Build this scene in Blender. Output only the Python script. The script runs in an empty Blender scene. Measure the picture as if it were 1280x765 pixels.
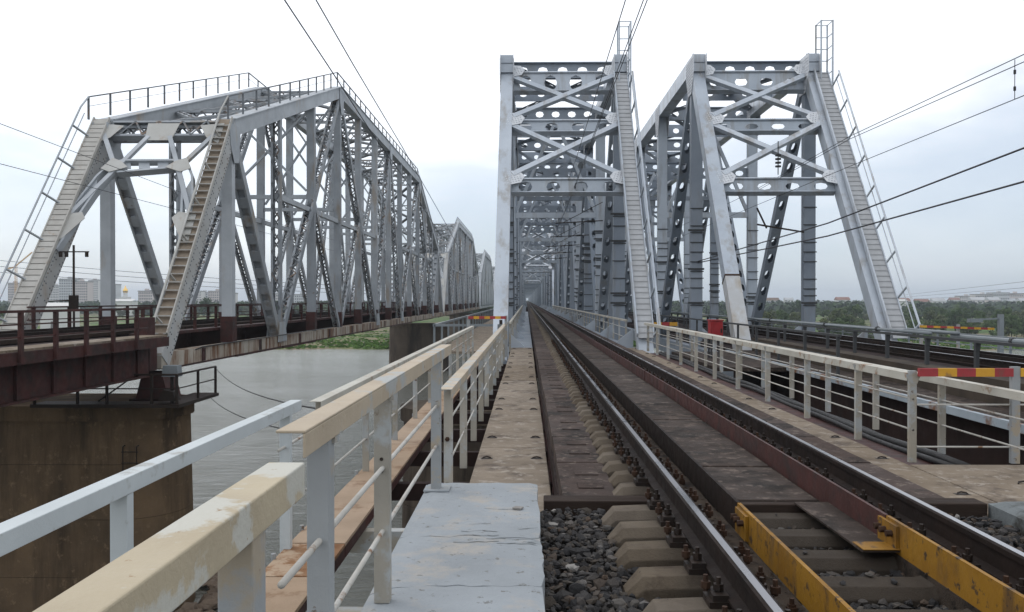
import bpy, math, random
from mathutils import Vector as V, Matrix

S = bpy.context.scene
C = S.collection
R = math.radians
EYE = 1.4                                  # camera height above the rail heads (rail heads are z = 0)

# ------------------------------------------------------------------ camera
cd = bpy.data.cameras.new('camera')
cd.sensor_width = 36.0
cd.lens = 36.0 * 1060 / 1280
cd.clip_start = 0.05
cd.clip_end = 20000
cam = bpy.data.objects.new('camera', cd)
C.objects.link(cam)
cam.location = (0, 0, EYE)
cam.rotation_euler = (R(90 - 0.405), 0, R(0.973))
S.camera = cam

# ------------------------------------------------------------------ sky, sun, exposure
W = bpy.data.worlds.new('World')
S.world = W
W.use_nodes = True
SUN_EL, SUN_AZ = 48, -62                   # azimuth clockwise from +Y
nt = W.node_tree
for n in list(nt.nodes):
    nt.nodes.remove(n)
def wn(t, **k):
    n = nt.nodes.new(t)
    for a, b in k.items():
        setattr(n, a, b)
    return n
out = wn('ShaderNodeOutputWorld')
bg = wn('ShaderNodeBackground')
bg2 = wn('ShaderNodeBackground')
add = wn('ShaderNodeAddShader')
sky = wn('ShaderNodeTexSky')
sky.sky_type = 'NISHITA'
sky.sun_disc = False
sky.sun_elevation = R(SUN_EL)
sky.sun_rotation = R(SUN_AZ)
nt.links.new(sky.outputs[0], bg.inputs[0])
bg.inputs[1].default_value = 0.05
tc = wn('ShaderNodeTexCoord')
sep = wn('ShaderNodeSeparateXYZ')
nt.links.new(tc.outputs['Generated'], sep.inputs[0])
mp = wn('ShaderNodeMapping')
mp.inputs['Scale'].default_value = (1.6, 1.6, 5.0)
nt.links.new(tc.outputs['Generated'], mp.inputs[0])
nz = wn('ShaderNodeTexNoise')
nz.inputs['Scale'].default_value = 1.6
nz.inputs['Detail'].default_value = 5
nz.inputs['Roughness'].default_value = 0.55
nt.links.new(mp.outputs[0], nz.inputs['Vector'])
ma = wn('ShaderNodeMath', operation='MULTIPLY_ADD')
ma.inputs[1].default_value = 0.36
ma.inputs[2].default_value = -0.18
nt.links.new(nz.outputs[0], ma.inputs[0])
# the overcast is thinner on the left of the view
mx_ = wn('ShaderNodeMath', operation='MULTIPLY_ADD')
mx_.inputs[1].default_value = -0.06
nt.links.new(sep.outputs['X'], mx_.inputs[0])
nt.links.new(ma.outputs[0], mx_.inputs[2])
az = wn('ShaderNodeMath', operation='ADD')
nt.links.new(sep.outputs['Z'], az.inputs[0])
nt.links.new(mx_.outputs[0], az.inputs[1])
ramp = wn('ShaderNodeValToRGB')
cr = ramp.color_ramp
cr.elements[0].position = 0.0
cr.elements[0].color = (0.66, 0.76, 0.87, 1)
cr.elements[1].position = 0.24
cr.elements[1].color = (1.52, 1.53, 1.55, 1)
for p, c in ((0.05, (0.74, 0.82, 0.94, 1)), (0.095, (0.82, 0.89, 1.0, 1)), (0.14, (1.0, 1.05, 1.13, 1)), (0.18, (1.32, 1.34, 1.38, 1))):
    e = cr.elements.new(p)
    e.color = c
nt.links.new(az.outputs[0], ramp.inputs[0])
nt.links.new(ramp.outputs[0], bg2.inputs[0])
bg2.inputs[1].default_value = 0.9
nt.links.new(bg.outputs[0], add.inputs[0])
nt.links.new(bg2.outputs[0], add.inputs[1])
nt.links.new(add.outputs[0], out.inputs[0])

sl = bpy.data.lights.new('sun', 'SUN')
sl.energy = 0.7
sl.angle = R(25)
sl.color = (1.0, 0.965, 0.91)
so = bpy.data.objects.new('sun', sl)
C.objects.link(so)
sd = V((math.sin(R(SUN_AZ)) * math.cos(R(SUN_EL)), math.cos(R(SUN_AZ)) * math.cos(R(SUN_EL)), math.sin(R(SUN_EL))))
so.rotation_euler = sd.to_track_quat('Z', 'Y').to_euler()
so.location = (-40, -20, 60)

vs = S.view_settings
vs.view_transform = 'Standard'
vs.look = 'None'
vs.exposure = -0.28
vs.gamma = 1.0
vs.use_curve_mapping = False

# ------------------------------------------------------------------ materials
def mat(name, base, dark=None, scale=2.0, rough=0.6, metal=0.0, bump=0.0, bscale=40.0, stain=None, sscale=1.5, slo=0.55, shi=0.7,
        streak=1.0, stain2=None, s2scale=6.0, s2lo=0.6, s2hi=0.72, ovar=0.0, spec=None, stretch=None, detail=5):
    if spec is None:
        spec = 0.5 if metal > 0.4 or rough < 0.4 else 0.30 if rough < 0.7 else 0.12
    m = bpy.data.materials.new(name)
    m.use_nodes = True
    t = m.node_tree
    b = t.nodes['Principled BSDF']
    L = t.links.new
    b.inputs['Roughness'].default_value = rough
    b.inputs['Metallic'].default_value = metal
    b.inputs['Specular IOR Level'].default_value = spec
    g = t.nodes.new('ShaderNodeNewGeometry')
    mpg = t.nodes.new('ShaderNodeMapping')
    mpg.inputs['Scale'].default_value = stretch or (1, 1, 1)
    L(g.outputs['Position'], mpg.inputs[0])
    pos = mpg.outputs[0]
    def noise(s, vec=pos, d=detail, r=0.6):
        n = t.nodes.new('ShaderNodeTexNoise')
        n.inputs['Scale'].default_value = s
        n.inputs['Detail'].default_value = d
        n.inputs['Roughness'].default_value = r
        L(vec, n.inputs['Vector'])
        return n.outputs[0]
    def mixc(f, c1, c2):
        x = t.nodes.new('ShaderNodeMix')
        x.data_type = 'RGBA'
        L(f, x.inputs[0])
        for i, c in ((6, c1), (7, c2)):
            if isinstance(c, tuple):
                x.inputs[i].default_value = c + (1,)
            else:
                L(c, x.inputs[i])
        return x.outputs[2]
    def rng(v, lo, hi, a=0.0, bb=1.0):
        x = t.nodes.new('ShaderNodeMapRange')
        x.inputs[1].default_value = lo
        x.inputs[2].default_value = hi
        x.inputs[3].default_value = a
        x.inputs[4].default_value = bb
        L(v, x.inputs[0])
        return x.outputs[0]
    dark = dark or tuple(c * 0.78 for c in base)
    col = mixc(rng(noise(scale), 0.32, 0.68), base, dark)
    if stain:
        sv = pos
        if streak != 1.0:
            k = t.nodes.new('ShaderNodeMapping')
            k.inputs['Scale'].default_value = (1, 1, streak)
            L(g.outputs['Position'], k.inputs[0])
            sv = k.outputs[0]
        col = mixc(rng(noise(sscale, sv, 7, 0.65), slo - .045, shi - .065), col, stain)
    if stain2:
        col = mixc(rng(noise(s2scale, pos, 6, 0.7), s2lo - .05, s2hi - .07), col, stain2)
    if ovar:
        oi = t.nodes.new('ShaderNodeObjectInfo')
        hs = t.nodes.new('ShaderNodeHueSaturation')
        L(rng(oi.outputs['Random'], 0, 1, 1 - ovar, 1 + ovar), hs.inputs['Value'])
        L(rng(oi.outputs['Random'], 0, 1, 1.12, .88), hs.inputs['Saturation'])
        L(col, hs.inputs['Color'])
        col = hs.outputs[0]
    if isinstance(col, tuple):
        b.inputs['Base Color'].default_value = col + (1,)
    else:
        L(col, b.inputs['Base Color'])
    L(rng(noise(scale * 3.1), 0.3, 0.7, max(0.05, rough - 0.12), min(1, rough + 0.12)), b.inputs['Roughness'])
    if bump:
        bp = t.nodes.new('ShaderNodeBump')
        bp.inputs['Strength'].default_value = min(1.0, bump)
        bp.inputs['Distance'].default_value = 0.012
        L(noise(bscale, pos, 6, 0.7), bp.inputs['Height'])
        L(bp.outputs[0], b.inputs['Normal'])
    return m

M = {}
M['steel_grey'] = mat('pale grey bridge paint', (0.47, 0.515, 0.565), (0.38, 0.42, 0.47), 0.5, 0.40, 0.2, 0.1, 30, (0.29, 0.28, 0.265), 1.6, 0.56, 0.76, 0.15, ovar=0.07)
M['steel_grey_dark'] = mat('grey bridge paint with inner shade mixed in', (0.245, 0.28, 0.325), (0.185, 0.218, 0.26), 0.5, 0.55, 0, 0.1, 30, (0.2, 0.21, 0.22), 1.2, 0.58, 0.75, 0.2, ovar=0.1)  # same bridge paint, darkened to stand in for shade inside the truss
M['gusset_grey'] = mat('bolted gusset paint', (0.62, 0.64, 0.66), (0.50, 0.52, 0.55), 4, 0.5, 0, 0.8, 9)
M['tread_tan'] = mat('dusty stair tread', (0.43, 0.44, 0.45), (0.36, 0.365, 0.37), 2.5, 0.8)
M['rivet_grey'] = mat('weathered riveted steel paint', (0.42, 0.45, 0.475), (0.32, 0.345, 0.37), 0.7, 0.6, 0, 0.3, 12, (0.33, 0.285, 0.23), 0.9, 0.62, 0.78, 0.25, (0.20, 0.115, 0.07), 3.0, 0.74, 0.86, ovar=0.1)
M['rivet_post'] = mat('tan stained riveted post', (0.42, 0.43, 0.43), (0.35, 0.345, 0.325), 0.6, 0.65, 0, 0.4, 12, (0.33, 0.26, 0.19), 1.1, 0.60, 0.78, 0.25, (0.20, 0.11, 0.06), 3.0, 0.72, 0.84)
M['stair_tan'] = mat('pale dusty stair paint', (0.47, 0.46, 0.43), (0.38, 0.365, 0.335), 1.5, 0.75, 0, 0.2, 12, (0.30, 0.21, 0.14), 1.6, 0.64, 0.8)
M['dusty_steel'] = mat('dust stained grey paint', (0.46, 0.485, 0.51), (0.40, 0.405, 0.405), 0.8, 0.6, 0, 0.2, 20, (0.33, 0.29, 0.235), 0.9, 0.5, 0.72, 0.3)
M['rivet_mid'] = mat('grey paint of inner riveted members with shade mixed in', (0.345, 0.37, 0.395), (0.255, 0.275, 0.295), 0.7, 0.65, 0, 0.3, 12, (0.26, 0.215, 0.165), 0.9, 0.58, 0.76, 0.25, (0.15, 0.085, 0.05), 3.0, 0.70, 0.82, ovar=.14)  # base tone darkened for shade on inner members; the stains are rust
M['stair_rust'] = mat('rusty backing of the stair', (0.31, 0.26, 0.205), (0.23, 0.18, 0.135), 3, 0.85)
M['rivet_dark'] = mat('weathered lacing bars', (0.18, 0.195, 0.21), (0.125, 0.135, 0.145), 0.7, 0.7, 0, 0, 12, (0.20, 0.14, 0.10), 1.2, 0.56, 0.72)
M['rivet_tan'] = mat('dusty tan weathered paint', (0.47, 0.47, 0.45), (0.39, 0.385, 0.36), 0.8, 0.75, 0, 0.4, 12, (0.30, 0.22, 0.15), 1.4, 0.64, 0.8, 0.3)
M['chord_rust'] = mat('rust streaked bottom chord', (0.43, 0.40, 0.35), (0.33, 0.29, 0.235), 0.8, 0.75, 0, 0.4, 12, (0.16, 0.085, 0.05), 2.2, 0.5, 0.66, 0.15)
M['maroon'] = mat('dark red oxide paint', (0.066, 0.022, 0.018), (0.036, 0.014, 0.013), 1.2, 0.65, 0, 0.3, 20, (0.03, 0.018, 0.015), 2.0, 0.52, 0.7)
M['maroon_dark'] = mat('sooty red oxide paint', (0.030, 0.017, 0.015), (0.018, 0.012, 0.011), 1.0, 0.75)
M['maroon_plank'] = mat('maroon guard rail paint', (0.070, 0.024, 0.020), (0.040, 0.017, 0.015), 2.5, 0.6, 0, 0.3, 25, (0.035, 0.02, 0.018), 3, 0.54, 0.7)
M['rail_rust'] = mat('rusty rail side', (0.024, 0.016, 0.013), (0.014, 0.011, 0.010), 3, 0.7, 0.2, 0.3, 40)
M['rail_head'] = mat('worn rail head', (0.36, 0.36, 0.38), (0.30, 0.295, 0.30), .35, 0.30, 1.0, 0, 40)
M['iron_dark'] = mat('black greasy iron', (0.020, 0.016, 0.014), (0.034, 0.022, 0.016), 8, 0.55, 0.3, 0.4, 60)
M['bolt_rust'] = mat('rusty bolt', (0.075, 0.042, 0.027), (0.035, 0.022, 0.017), 20, 0.7, 0.3)
M['tan_slab'] = mat('tan concrete slab', (0.235, 0.193, 0.148), (0.165, 0.133, 0.10), 1.3, 0.85, 0, 0.45, 35, (0.10, 0.08, 0.065), 2.2, 0.57, 0.72, 1, (0.28, 0.245, 0.205), 5, 0.58, 0.7, ovar=0.16)
M['tan_plank'] = mat('tan dusty deck plank', (0.36, 0.27, 0.195), (0.28, 0.21, 0.15), 1.6, 0.85, 0, 0.4, 40, (0.17, 0.10, 0.06), 2.5, 0.58, 0.75, ovar=0.1)
M['rust_plank'] = mat('rust stained deck plank', (0.29, 0.175, 0.10), (0.17, 0.085, 0.042), 4, 0.85, 0, 0.4, 40, (0.36, 0.27, 0.19), 3.5, 0.55, 0.66)
M['brown_slab'] = mat('oil-stained brown concrete slab', (0.066, 0.047, 0.040), (0.040, 0.029, 0.025), 1.1, 0.8, 0, 0.5, 35, (0.022, 0.018, 0.016), 2.0, 0.54, 0.68, 1, (0.12, 0.095, 0.078), 9, 0.6, 0.72, ovar=0.25)
M['slab_side'] = mat('pale slab side', (0.22, 0.17, 0.125), (0.12, 0.09, 0.07), 3, 0.9, 0, 0.5, 35)
M['slab_mid'] = mat('dark brown deck slab', (0.058, 0.044, 0.037), (0.034, 0.026, 0.022), 1.1, 0.75, 0, 0.5, 35, (0.018, 0.015, 0.013), 2.0, 0.54, 0.68, 1, (0.12, 0.094, 0.078), 7, 0.58, 0.72, ovar=0.22)
M['sleeper'] = mat('stained concrete sleeper', (0.135, 0.111, 0.084), (0.09, 0.073, 0.056), 3.5, 0.9, 0, 0.6, 55, (0.055, 0.042, 0.033), 3.0, 0.58, 0.76, 1, (0.03, 0.024, 0.02), 26, 0.70, 0.78, ovar=0.18)
M['ballast_bed'] = mat('ballast fines', (0.035, 0.03, 0.028), (0.022, 0.02, 0.019), 9, 0.95, 0, 1, 50)
M['dirt'] = mat('oil-stained dirt between rail and guard', (0.075, 0.058, 0.045), (0.042, 0.033, 0.027), 6, 0.95, 0, 1, 60, (0.02, 0.017, 0.015), 5, 0.54, 0.68)
M['timber'] = mat('creosoted timber', (0.042, 0.029, 0.022), (0.022, 0.016, 0.014), 3, 0.8, 0, 0.6, 30, stretch=(0.25, 1, 1))
M['block'] = mat('grey painted concrete', (0.30, 0.325, 0.345), (0.24, 0.26, 0.275), 1.4, 0.75, 0, 0.8, 22, (0.36, 0.335, 0.30), 2.6, 0.56, 0.75, 1, (0.16, 0.16, 0.155), 13, 0.66, 0.72)
M['block_dark'] = mat('blue grey concrete', (0.17, 0.19, 0.195), (0.115, 0.125, 0.13), 3, 0.85, 0, 0.8, 20, (0.06, 0.06, 0.055), 2.5, 0.56, 0.7)
M['cream_rail'] = mat('cream handrail paint worn to grey', (0.47, 0.405, 0.285), (0.38, 0.32, 0.225), 2.2, 0.6, 0, 0.35, 40, (0.47, 0.46, 0.405), 2.6, 0.545, 0.60, 1, (0.26, 0.16, 0.075), 16, 0.69, 0.74)
M['tan_rail'] = mat('tan handrail paint', (0.44, 0.37, 0.275), (0.36, 0.295, 0.215), 2.0, 0.6, 0, 0.35, 40, (0.35, 0.36, 0.35), 3.2, 0.58, 0.63, 1, (0.2, 0.125, 0.07), 18, 0.69, 0.74)
M['blue_rail'] = mat('pale blue grey handrail paint', (0.50, 0.54, 0.55), (0.42, 0.455, 0.465), 1.4, 0.55, 0, 0.2, 40, (0.30, 0.30, 0.28), 5, 0.62, 0.76)
M['post_grey'] = mat('grey post paint', (0.31, 0.325, 0.33), (0.25, 0.262, 0.266), 1.8, 0.6, 0, 0.2, 40, (0.34, 0.29, 0.22), 3, 0.58, 0.68, 1, (0.12, 0.075, 0.045), 10, 0.68, 0.76)
M['post_tan'] = mat('tan grey post paint', (0.36, 0.33, 0.275), (0.28, 0.262, 0.225), 2.0, 0.65, 0, 0.2, 40, (0.35, 0.365, 0.365), 3, 0.54, 0.64, 1, (0.12, 0.07, 0.04), 10, 0.67, 0.76, ovar=0.14)
M['rod_white'] = mat('pale handrail rod paint', (0.46, 0.455, 0.43), (0.37, 0.35, 0.31), 5, 0.6, 0, 0.1, 60, (0.2, 0.12, 0.07), 8, 0.62, 0.74)
M['pale_rail'] = mat('pale grey handrail paint', (0.46, 0.45, 0.40), (0.36, 0.34, 0.29), 1.8, 0.65, 0, 0.2, 40, (0.22, 0.13, 0.075), 3.0, 0.6, 0.72)
M['yellow'] = mat('chipped yellow paint', (0.28, 0.143, 0.012), (0.20, 0.096, 0.009), 2.5, 0.6, 0, 0.3, 30, (0.12, 0.065, 0.02), 3.0, 0.55, 0.68, 0.3, (0.05, 0.032, 0.02), 12, 0.62, 0.7)
M['red_paint'] = mat('faded red paint', (0.36, 0.045, 0.05), (0.27, 0.035, 0.04), 3, 0.6, 0, 0.1, 40, (0.2, 0.06, 0.05), 6, 0.6, 0.72)
M['yellow_bar'] = mat('orange yellow paint', (0.62, 0.34, 0.03), (0.5, 0.25, 0.03), 3, 0.6, 0, 0.1, 40, (0.3, 0.16, 0.05), 6, 0.62, 0.74)
M['red_box'] = mat('bright red cabinet paint', (0.30, 0.016, 0.02), (0.2, 0.014, 0.016), 2, 0.55)
M['pier'] = mat('brown stained pier concrete', (0.165, 0.112, 0.066), (0.098, 0.069, 0.043), 0.55, 0.9, 0, 0.6, 12, (0.065, 0.046, 0.030), 0.8, 0.52, 0.70, 0.14, (0.20, 0.14, 0.085), 2.6, 0.62, 0.78)
M['pier_grey'] = mat('grey brown pier concrete', (0.12, 0.095, 0.072), (0.075, 0.06, 0.047), 0.3, 0.9, 0, 0.5, 10, (0.04, 0.032, 0.026), 0.6, 0.5, 0.68, 0.2)
M['soot'] = mat('sooty concrete', (0.07, 0.055, 0.042), (0.04, 0.033, 0.027), 1, 0.9, 0, 0.5, 15)
M['cable'] = mat('black cable', (0.018, 0.018, 0.019), (0.026, 0.025, 0.025), 5, 0.5)
M['wire'] = mat('dark wire', (0.05, 0.052, 0.058), (0.04, 0.04, 0.045), 5, 0.5, 0.4)
M['pipe_grey'] = mat('grey cable pipe', (0.21, 0.235, 0.25), (0.16, 0.18, 0.19), 1.5, 0.5, 0, 0.1, 30)
M['dark_post'] = mat('dark grey post', (0.055, 0.058, 0.06), (0.04, 0.042, 0.044), 2, 0.6)
M['beam_blue'] = mat('pale blue steel edge', (0.33, 0.38, 0.42), (0.26, 0.30, 0.335), 1.2, 0.6, 0, 0.2, 30, (0.17, 0.085, 0.045), 1.6, 0.56, 0.68)
M['stone_old'] = mat('angular ballast stone', (0.055, 0.052, 0.05), (0.032, 0.030, 0.029), 14, 0.85, 0, 0.5, 70, (0.085, 0.06, 0.042), 9, 0.55, 0.68, 1, (0.13, 0.125, 0.12), 17, 0.66, 0.74)
def stone_mat():
    m = mat('angular ballast stone', (0.05, 0.048, 0.046), (0.034, 0.032, 0.031), 14, 0.8, 0, 0.6, 70)
    t = m.node_tree
    b = t.nodes['Principled BSDF']
    g = t.nodes.new('ShaderNodeNewGeometry')
    rp = t.nodes.new('ShaderNodeValToRGB')
    rp.color_ramp.interpolation = 'LINEAR'
    e = rp.color_ramp.elements
    e[0].color = (0.020, 0.020, 0.021, 1)
    e[1].position = 1.0
    e[1].color = (0.15, 0.145, 0.14, 1)
    for p, c in ((.3, (0.042, 0.041, 0.042, 1)), (.55, (0.062, 0.058, 0.056, 1)), (.72, (0.066, 0.054, 0.043, 1)), (.84, (0.095, 0.09, 0.084, 1)), (.95, (0.08, 0.054, 0.037, 1))):
        q = e.new(p)
        q.color = c
    t.links.new(g.outputs['Random Per Island'], rp.inputs[0])
    mx = t.nodes.new('ShaderNodeMix')
    mx.data_type = 'RGBA'
    mx.inputs[0].default_value = 0.9
    old = b.inputs['Base Color'].links[0].from_socket
    t.links.new(old, mx.inputs[6])
    t.links.new(rp.outputs[0], mx.inputs[7])
    t.links.new(mx.outputs[2], b.inputs['Base Color'])
    return m
M['stone'] = stone_mat()
M['pale_stone'] = mat('pale stone', (0.30, 0.285, 0.265), (0.2, 0.19, 0.18), 14, 0.85)
M['bldg'] = [mat('pale block wall', (0.60, 0.58, 0.56), (0.53, 0.51, 0.50), 0.05, 0.9), mat('grey block wall', (0.52, 0.53, 0.54), (0.46, 0.47, 0.48), 0.05, 0.9),
             mat('pinkish block wall', (0.54, 0.48, 0.45), (0.48, 0.42, 0.40), 0.05, 0.9), mat('white shed wall', (0.62, 0.62, 0.60), (0.55, 0.55, 0.54), 0.05, 0.8)]
M['glass'] = mat('dark far window', (0.07, 0.08, 0.09), (0.05, 0.055, 0.065), 0.3, 0.25)
M['roof'] = mat('grey far roof', (0.2, 0.19, 0.185), (0.15, 0.145, 0.14), 0.1, 0.9)
M['gold'] = mat('gilded dome', (0.85, 0.55, 0.12), (0.8, 0.5, 0.1), 1, 0.25, 1.0)
M['leaf'] = [mat('leaf green', (0.070, 0.105, 0.036), (0.038, 0.062, 0.024), 0.12, 0.8, ovar=.3), mat('olive leaf green', (0.095, 0.112, 0.046), (0.055, 0.072, 0.03), 0.12, 0.8, ovar=.3),
             mat('dark leaf green', (0.050, 0.080, 0.034), (0.030, 0.052, 0.022), 0.06, 0.8, ovar=.25), mat('grey willow green', (0.112, 0.128, 0.08), (0.07, 0.085, 0.052), 0.12, 0.8, ovar=.25)]
M['bark'] = mat('bark', (0.06, 0.048, 0.038), (0.04, 0.032, 0.026), 3, 0.9)
M['grass'] = mat('grass blade', (0.10, 0.18, 0.034), (0.065, 0.125, 0.027), 0.25, 0.9)

def darkened(m, cx, half, col):
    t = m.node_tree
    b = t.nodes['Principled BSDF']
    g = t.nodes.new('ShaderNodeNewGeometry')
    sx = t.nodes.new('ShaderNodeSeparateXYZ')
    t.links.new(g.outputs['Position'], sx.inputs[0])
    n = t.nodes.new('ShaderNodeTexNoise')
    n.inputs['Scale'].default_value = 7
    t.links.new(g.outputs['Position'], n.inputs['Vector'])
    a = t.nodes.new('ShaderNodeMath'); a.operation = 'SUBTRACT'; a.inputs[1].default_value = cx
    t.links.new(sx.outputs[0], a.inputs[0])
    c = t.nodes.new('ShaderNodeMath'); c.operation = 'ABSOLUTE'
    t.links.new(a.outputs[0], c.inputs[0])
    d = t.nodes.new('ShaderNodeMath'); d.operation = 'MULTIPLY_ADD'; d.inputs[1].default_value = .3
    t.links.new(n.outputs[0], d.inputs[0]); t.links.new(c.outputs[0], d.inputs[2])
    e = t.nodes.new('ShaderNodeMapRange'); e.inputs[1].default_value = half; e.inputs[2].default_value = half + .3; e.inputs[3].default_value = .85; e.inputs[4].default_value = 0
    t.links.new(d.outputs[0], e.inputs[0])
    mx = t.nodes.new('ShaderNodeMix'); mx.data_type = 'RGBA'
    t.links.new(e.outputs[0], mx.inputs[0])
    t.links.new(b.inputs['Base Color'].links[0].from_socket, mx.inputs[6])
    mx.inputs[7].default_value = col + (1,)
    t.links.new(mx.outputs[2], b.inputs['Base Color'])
darkened(M['sleeper'], 1.93, .95, (0.042, 0.035, 0.029))  # sleeper colour gets darker towards the middle of the track

def water_mat():
    m = bpy.data.materials.new('muddy river water')
    m.use_nodes = True
    t = m.node_tree
    b = t.nodes['Principled BSDF']
    L = t.links.new
    g = t.nodes.new('ShaderNodeNewGeometry')
    b.inputs['Base Color'].default_value = (0.15, 0.15, 0.125, 1)
    b.inputs['Roughness'].default_value = 0.12
    b.inputs['IOR'].default_value = 1.33
    mp1 = t.nodes.new('ShaderNodeMapping')
    mp1.inputs['Scale'].default_value = (0.55, 1.5, 1)
    mp1.inputs['Rotation'].default_value = (0, 0, R(12))
    L(g.outputs['Position'], mp1.inputs[0])
    n1 = t.nodes.new('ShaderNodeTexNoise')
    n1.inputs['Scale'].default_value = 0.9
    n1.inputs['Detail'].default_value = 6
    n1.inputs['Roughness'].default_value = 0.62
    n1.inputs['Distortion'].default_value = 0.5
    L(mp1.outputs[0], n1.inputs['Vector'])
    n2 = t.nodes.new('ShaderNodeTexNoise')
    n2.inputs['Scale'].default_value = 0.06
    n2.inputs['Detail'].default_value = 3
    L(mp1.outputs[0], n2.inputs['Vector'])
    n2.inputs['Roughness'].default_value = .7
    mu = t.nodes.new('ShaderNodeMath')
    mu.operation = 'MULTIPLY'
    L(n1.outputs[0], mu.inputs[0])
    L(n2.outputs[0], mu.inputs[1])
    bp = t.nodes.new('ShaderNodeBump')
    bp.inputs['Strength'].default_value = 0.9
    bp.inputs['Distance'].default_value = 0.9
    L(mu.outputs[0], bp.inputs['Height'])
    L(bp.outputs[0], b.inputs['Normal'])
    return m
M['water'] = water_mat()

def land_mat():
    m = mat('river bank turf and sand', (0.10, 0.165, 0.04), (0.07, 0.12, 0.03), 0.05, 0.95, 0, 0, 1, (0.20, 0.165, 0.105), 0.018, 0.5, 0.6, 1, (0.05, 0.085, 0.028), 0.11, 0.52, 0.62)
    return m
M['land'] = land_mat()

# ------------------------------------------------------------------ mesh helpers
class MB:
    def __init__(s):
        s.v, s.f = [], []
    def quad(s, a, b, c, d):
        i = len(s.v)
        s.v += [V(a), V(b), V(c), V(d)]
        s.f.append((i, i + 1, i + 2, i + 3))
    def box(s, x0, x1, y0, y1, z0, z1):
        i = len(s.v)
        s.v += [V((x, y, z)) for z in (z0, z1) for y in (y0, y1) for x in (x0, x1)]
        for q in ((0, 2, 3, 1), (4, 5, 7, 6), (0, 1, 5, 4), (2, 6, 7, 3), (0, 4, 6, 2), (1, 3, 7, 5)):
            s.f.append(tuple(i + k for k in q))
        return s
    def bar(s, p0, p1, w, h, wd=(1, 0, 0), off=(0, 0)):
        # rectangular bar p0->p1, w across wd (made square to the axis), h across the third direction
        p0, p1 = V(p0), V(p1)
        a = (p1 - p0).normalized()
        wd = V(wd)
        wd = wd - a * wd.dot(a)
        if wd.length < 1e-6:
            wd = V((0, 1, 0)) - a * a.y
        wd.normalize()
        hd = a.cross(wd)
        o = wd * off[0] + hd * off[1]
        i = len(s.v)
        for p in (p0, p1):
            for sw, sh in ((-1, -1), (1, -1), (1, 1), (-1, 1)):
                s.v.append(p + o + wd * (sw * w / 2) + hd * (sh * h / 2))
        for q in ((3, 2, 1, 0), (4, 5, 6, 7), (0, 1, 5, 4), (1, 2, 6, 5), (2, 3, 7, 6), (3, 0, 4, 7)):
            s.f.append(tuple(i + k for k in q))
        return s
    def tube(s, pts, r, n=6, cap=True):
        pts = [V(p) for p in pts]
        i0 = len(s.v)
        for k, p in enumerate(pts):
            a = (pts[min(k + 1, len(pts) - 1)] - pts[max(k - 1, 0)]).normalized()
            u = a.cross(V((0, 0, 1)))
            if u.length < 1e-4:
                u = a.cross(V((1, 0, 0)))
            u.normalize()
            w = a.cross(u)
            rr = r[k] if isinstance(r, (list, tuple)) else r
            for j in range(n):
                t = 2 * math.pi * j / n
                s.v.append(p + u * (rr * math.cos(t)) + w * (rr * math.sin(t)))
        for k in range(len(pts) - 1):
            for j in range(n):
                a, b = i0 + k * n + j, i0 + k * n + (j + 1) % n
                s.f.append((a, b, b + n, a + n))
        if cap:
            s.f.append(tuple(i0 + j for j in reversed(range(n))))
            e = i0 + (len(pts) - 1) * n
            s.f.append(tuple(e + j for j in range(n)))
        return s
    def prism(s, poly, d):
        poly = [V(p) for p in poly]
        d = V(d)
        n = len(poly)
        i = len(s.v)
        s.v += poly + [p + d for p in poly]
        s.f.append(tuple(i + k for k in reversed(range(n))))
        s.f.append(tuple(i + n + k for k in range(n)))
        for k in range(n):
            s.f.append((i + k, i + (k + 1) % n, i + n + (k + 1) % n, i + n + k))
        return s
    def perf(s, p0, p1, side, H, n, hw, hh, th=0.02):
        # plate along p0->p1, H across side, with n oval holes hw x hh (fractions of the cell)
        p0, p1, side = V(p0), V(p1), V(side)
        a = p1 - p0
        Lg = a.length
        a.normalize()
        side = (side - a * side.dot(a)).normalized()
        nn = a.cross(side) * (th / 2)
        cw = Lg / n
        ring = ((1, 0), (1, 1), (0, 1), (-1, 1), (-1, 0), (-1, -1), (0, -1), (1, -1))
        for k in range(n):
            c = p0 + a * (cw * (k + 0.5))
            outer = [c + a * (x * cw / 2) + side * (y * H / 2) for x, y in ring]
            hole = []
            for x, y in ring:
                q = 0.74 if x and y else 1.0
                hole.append(c + a * (x * q * cw * hw / 2) + side * (y * q * H * hh / 2))
            i = len(s.v)
            s.v += [p + nn for p in outer] + [p + nn for p in hole] + [p - nn for p in outer] + [p - nn for p in hole]
            for j in range(8):
                b = (j + 1) % 8
                s.f.append((i + j, i + b, i + 8 + b, i + 8 + j))
                s.f.append((i + 16 + b, i + 16 + j, i + 24 + j, i + 24 + b))
                s.f.append((i + 8 + j, i + 8 + b, i + 24 + b, i + 24 + j))
            for j in (1, 2, 5, 6):
                b = (j + 1) % 8
                s.f.append((i + b, i + j, i + 16 + j, i + 16 + b))
        return s
    def add(s, o):
        i = len(s.v)
        s.v += o.v
        s.f += [tuple(k + i for k in q) for q in o.f]
    def build(s, name, material, parent=None, loc=None, bevel=0.0, smooth=False):
        root = parent
        base = V((0, 0, 0))
        if parent is not None:
            while root.parent is not None:
                root = root.parent
            base = V(root.location)
        elif loc is not None:
            base = V(loc)
        me = bpy.data.meshes.new(name)
        me.from_pydata([tuple(p - base) for p in s.v], [], s.f)
        me.update()
        if smooth:
            me.polygons.foreach_set('use_smooth', [True] * len(me.polygons))
        me.materials.append(M[material] if isinstance(material, str) else material)
        o = bpy.data.objects.new(name, me)
        C.objects.link(o)
        if parent is not None:
            o.parent = parent
        else:
            o.location = base
        if bevel:
            b = o.modifiers.new('bevel', 'BEVEL')
            b.width = bevel
            b.segments = 2
            b.limit_method = 'ANGLE'
        return o

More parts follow.
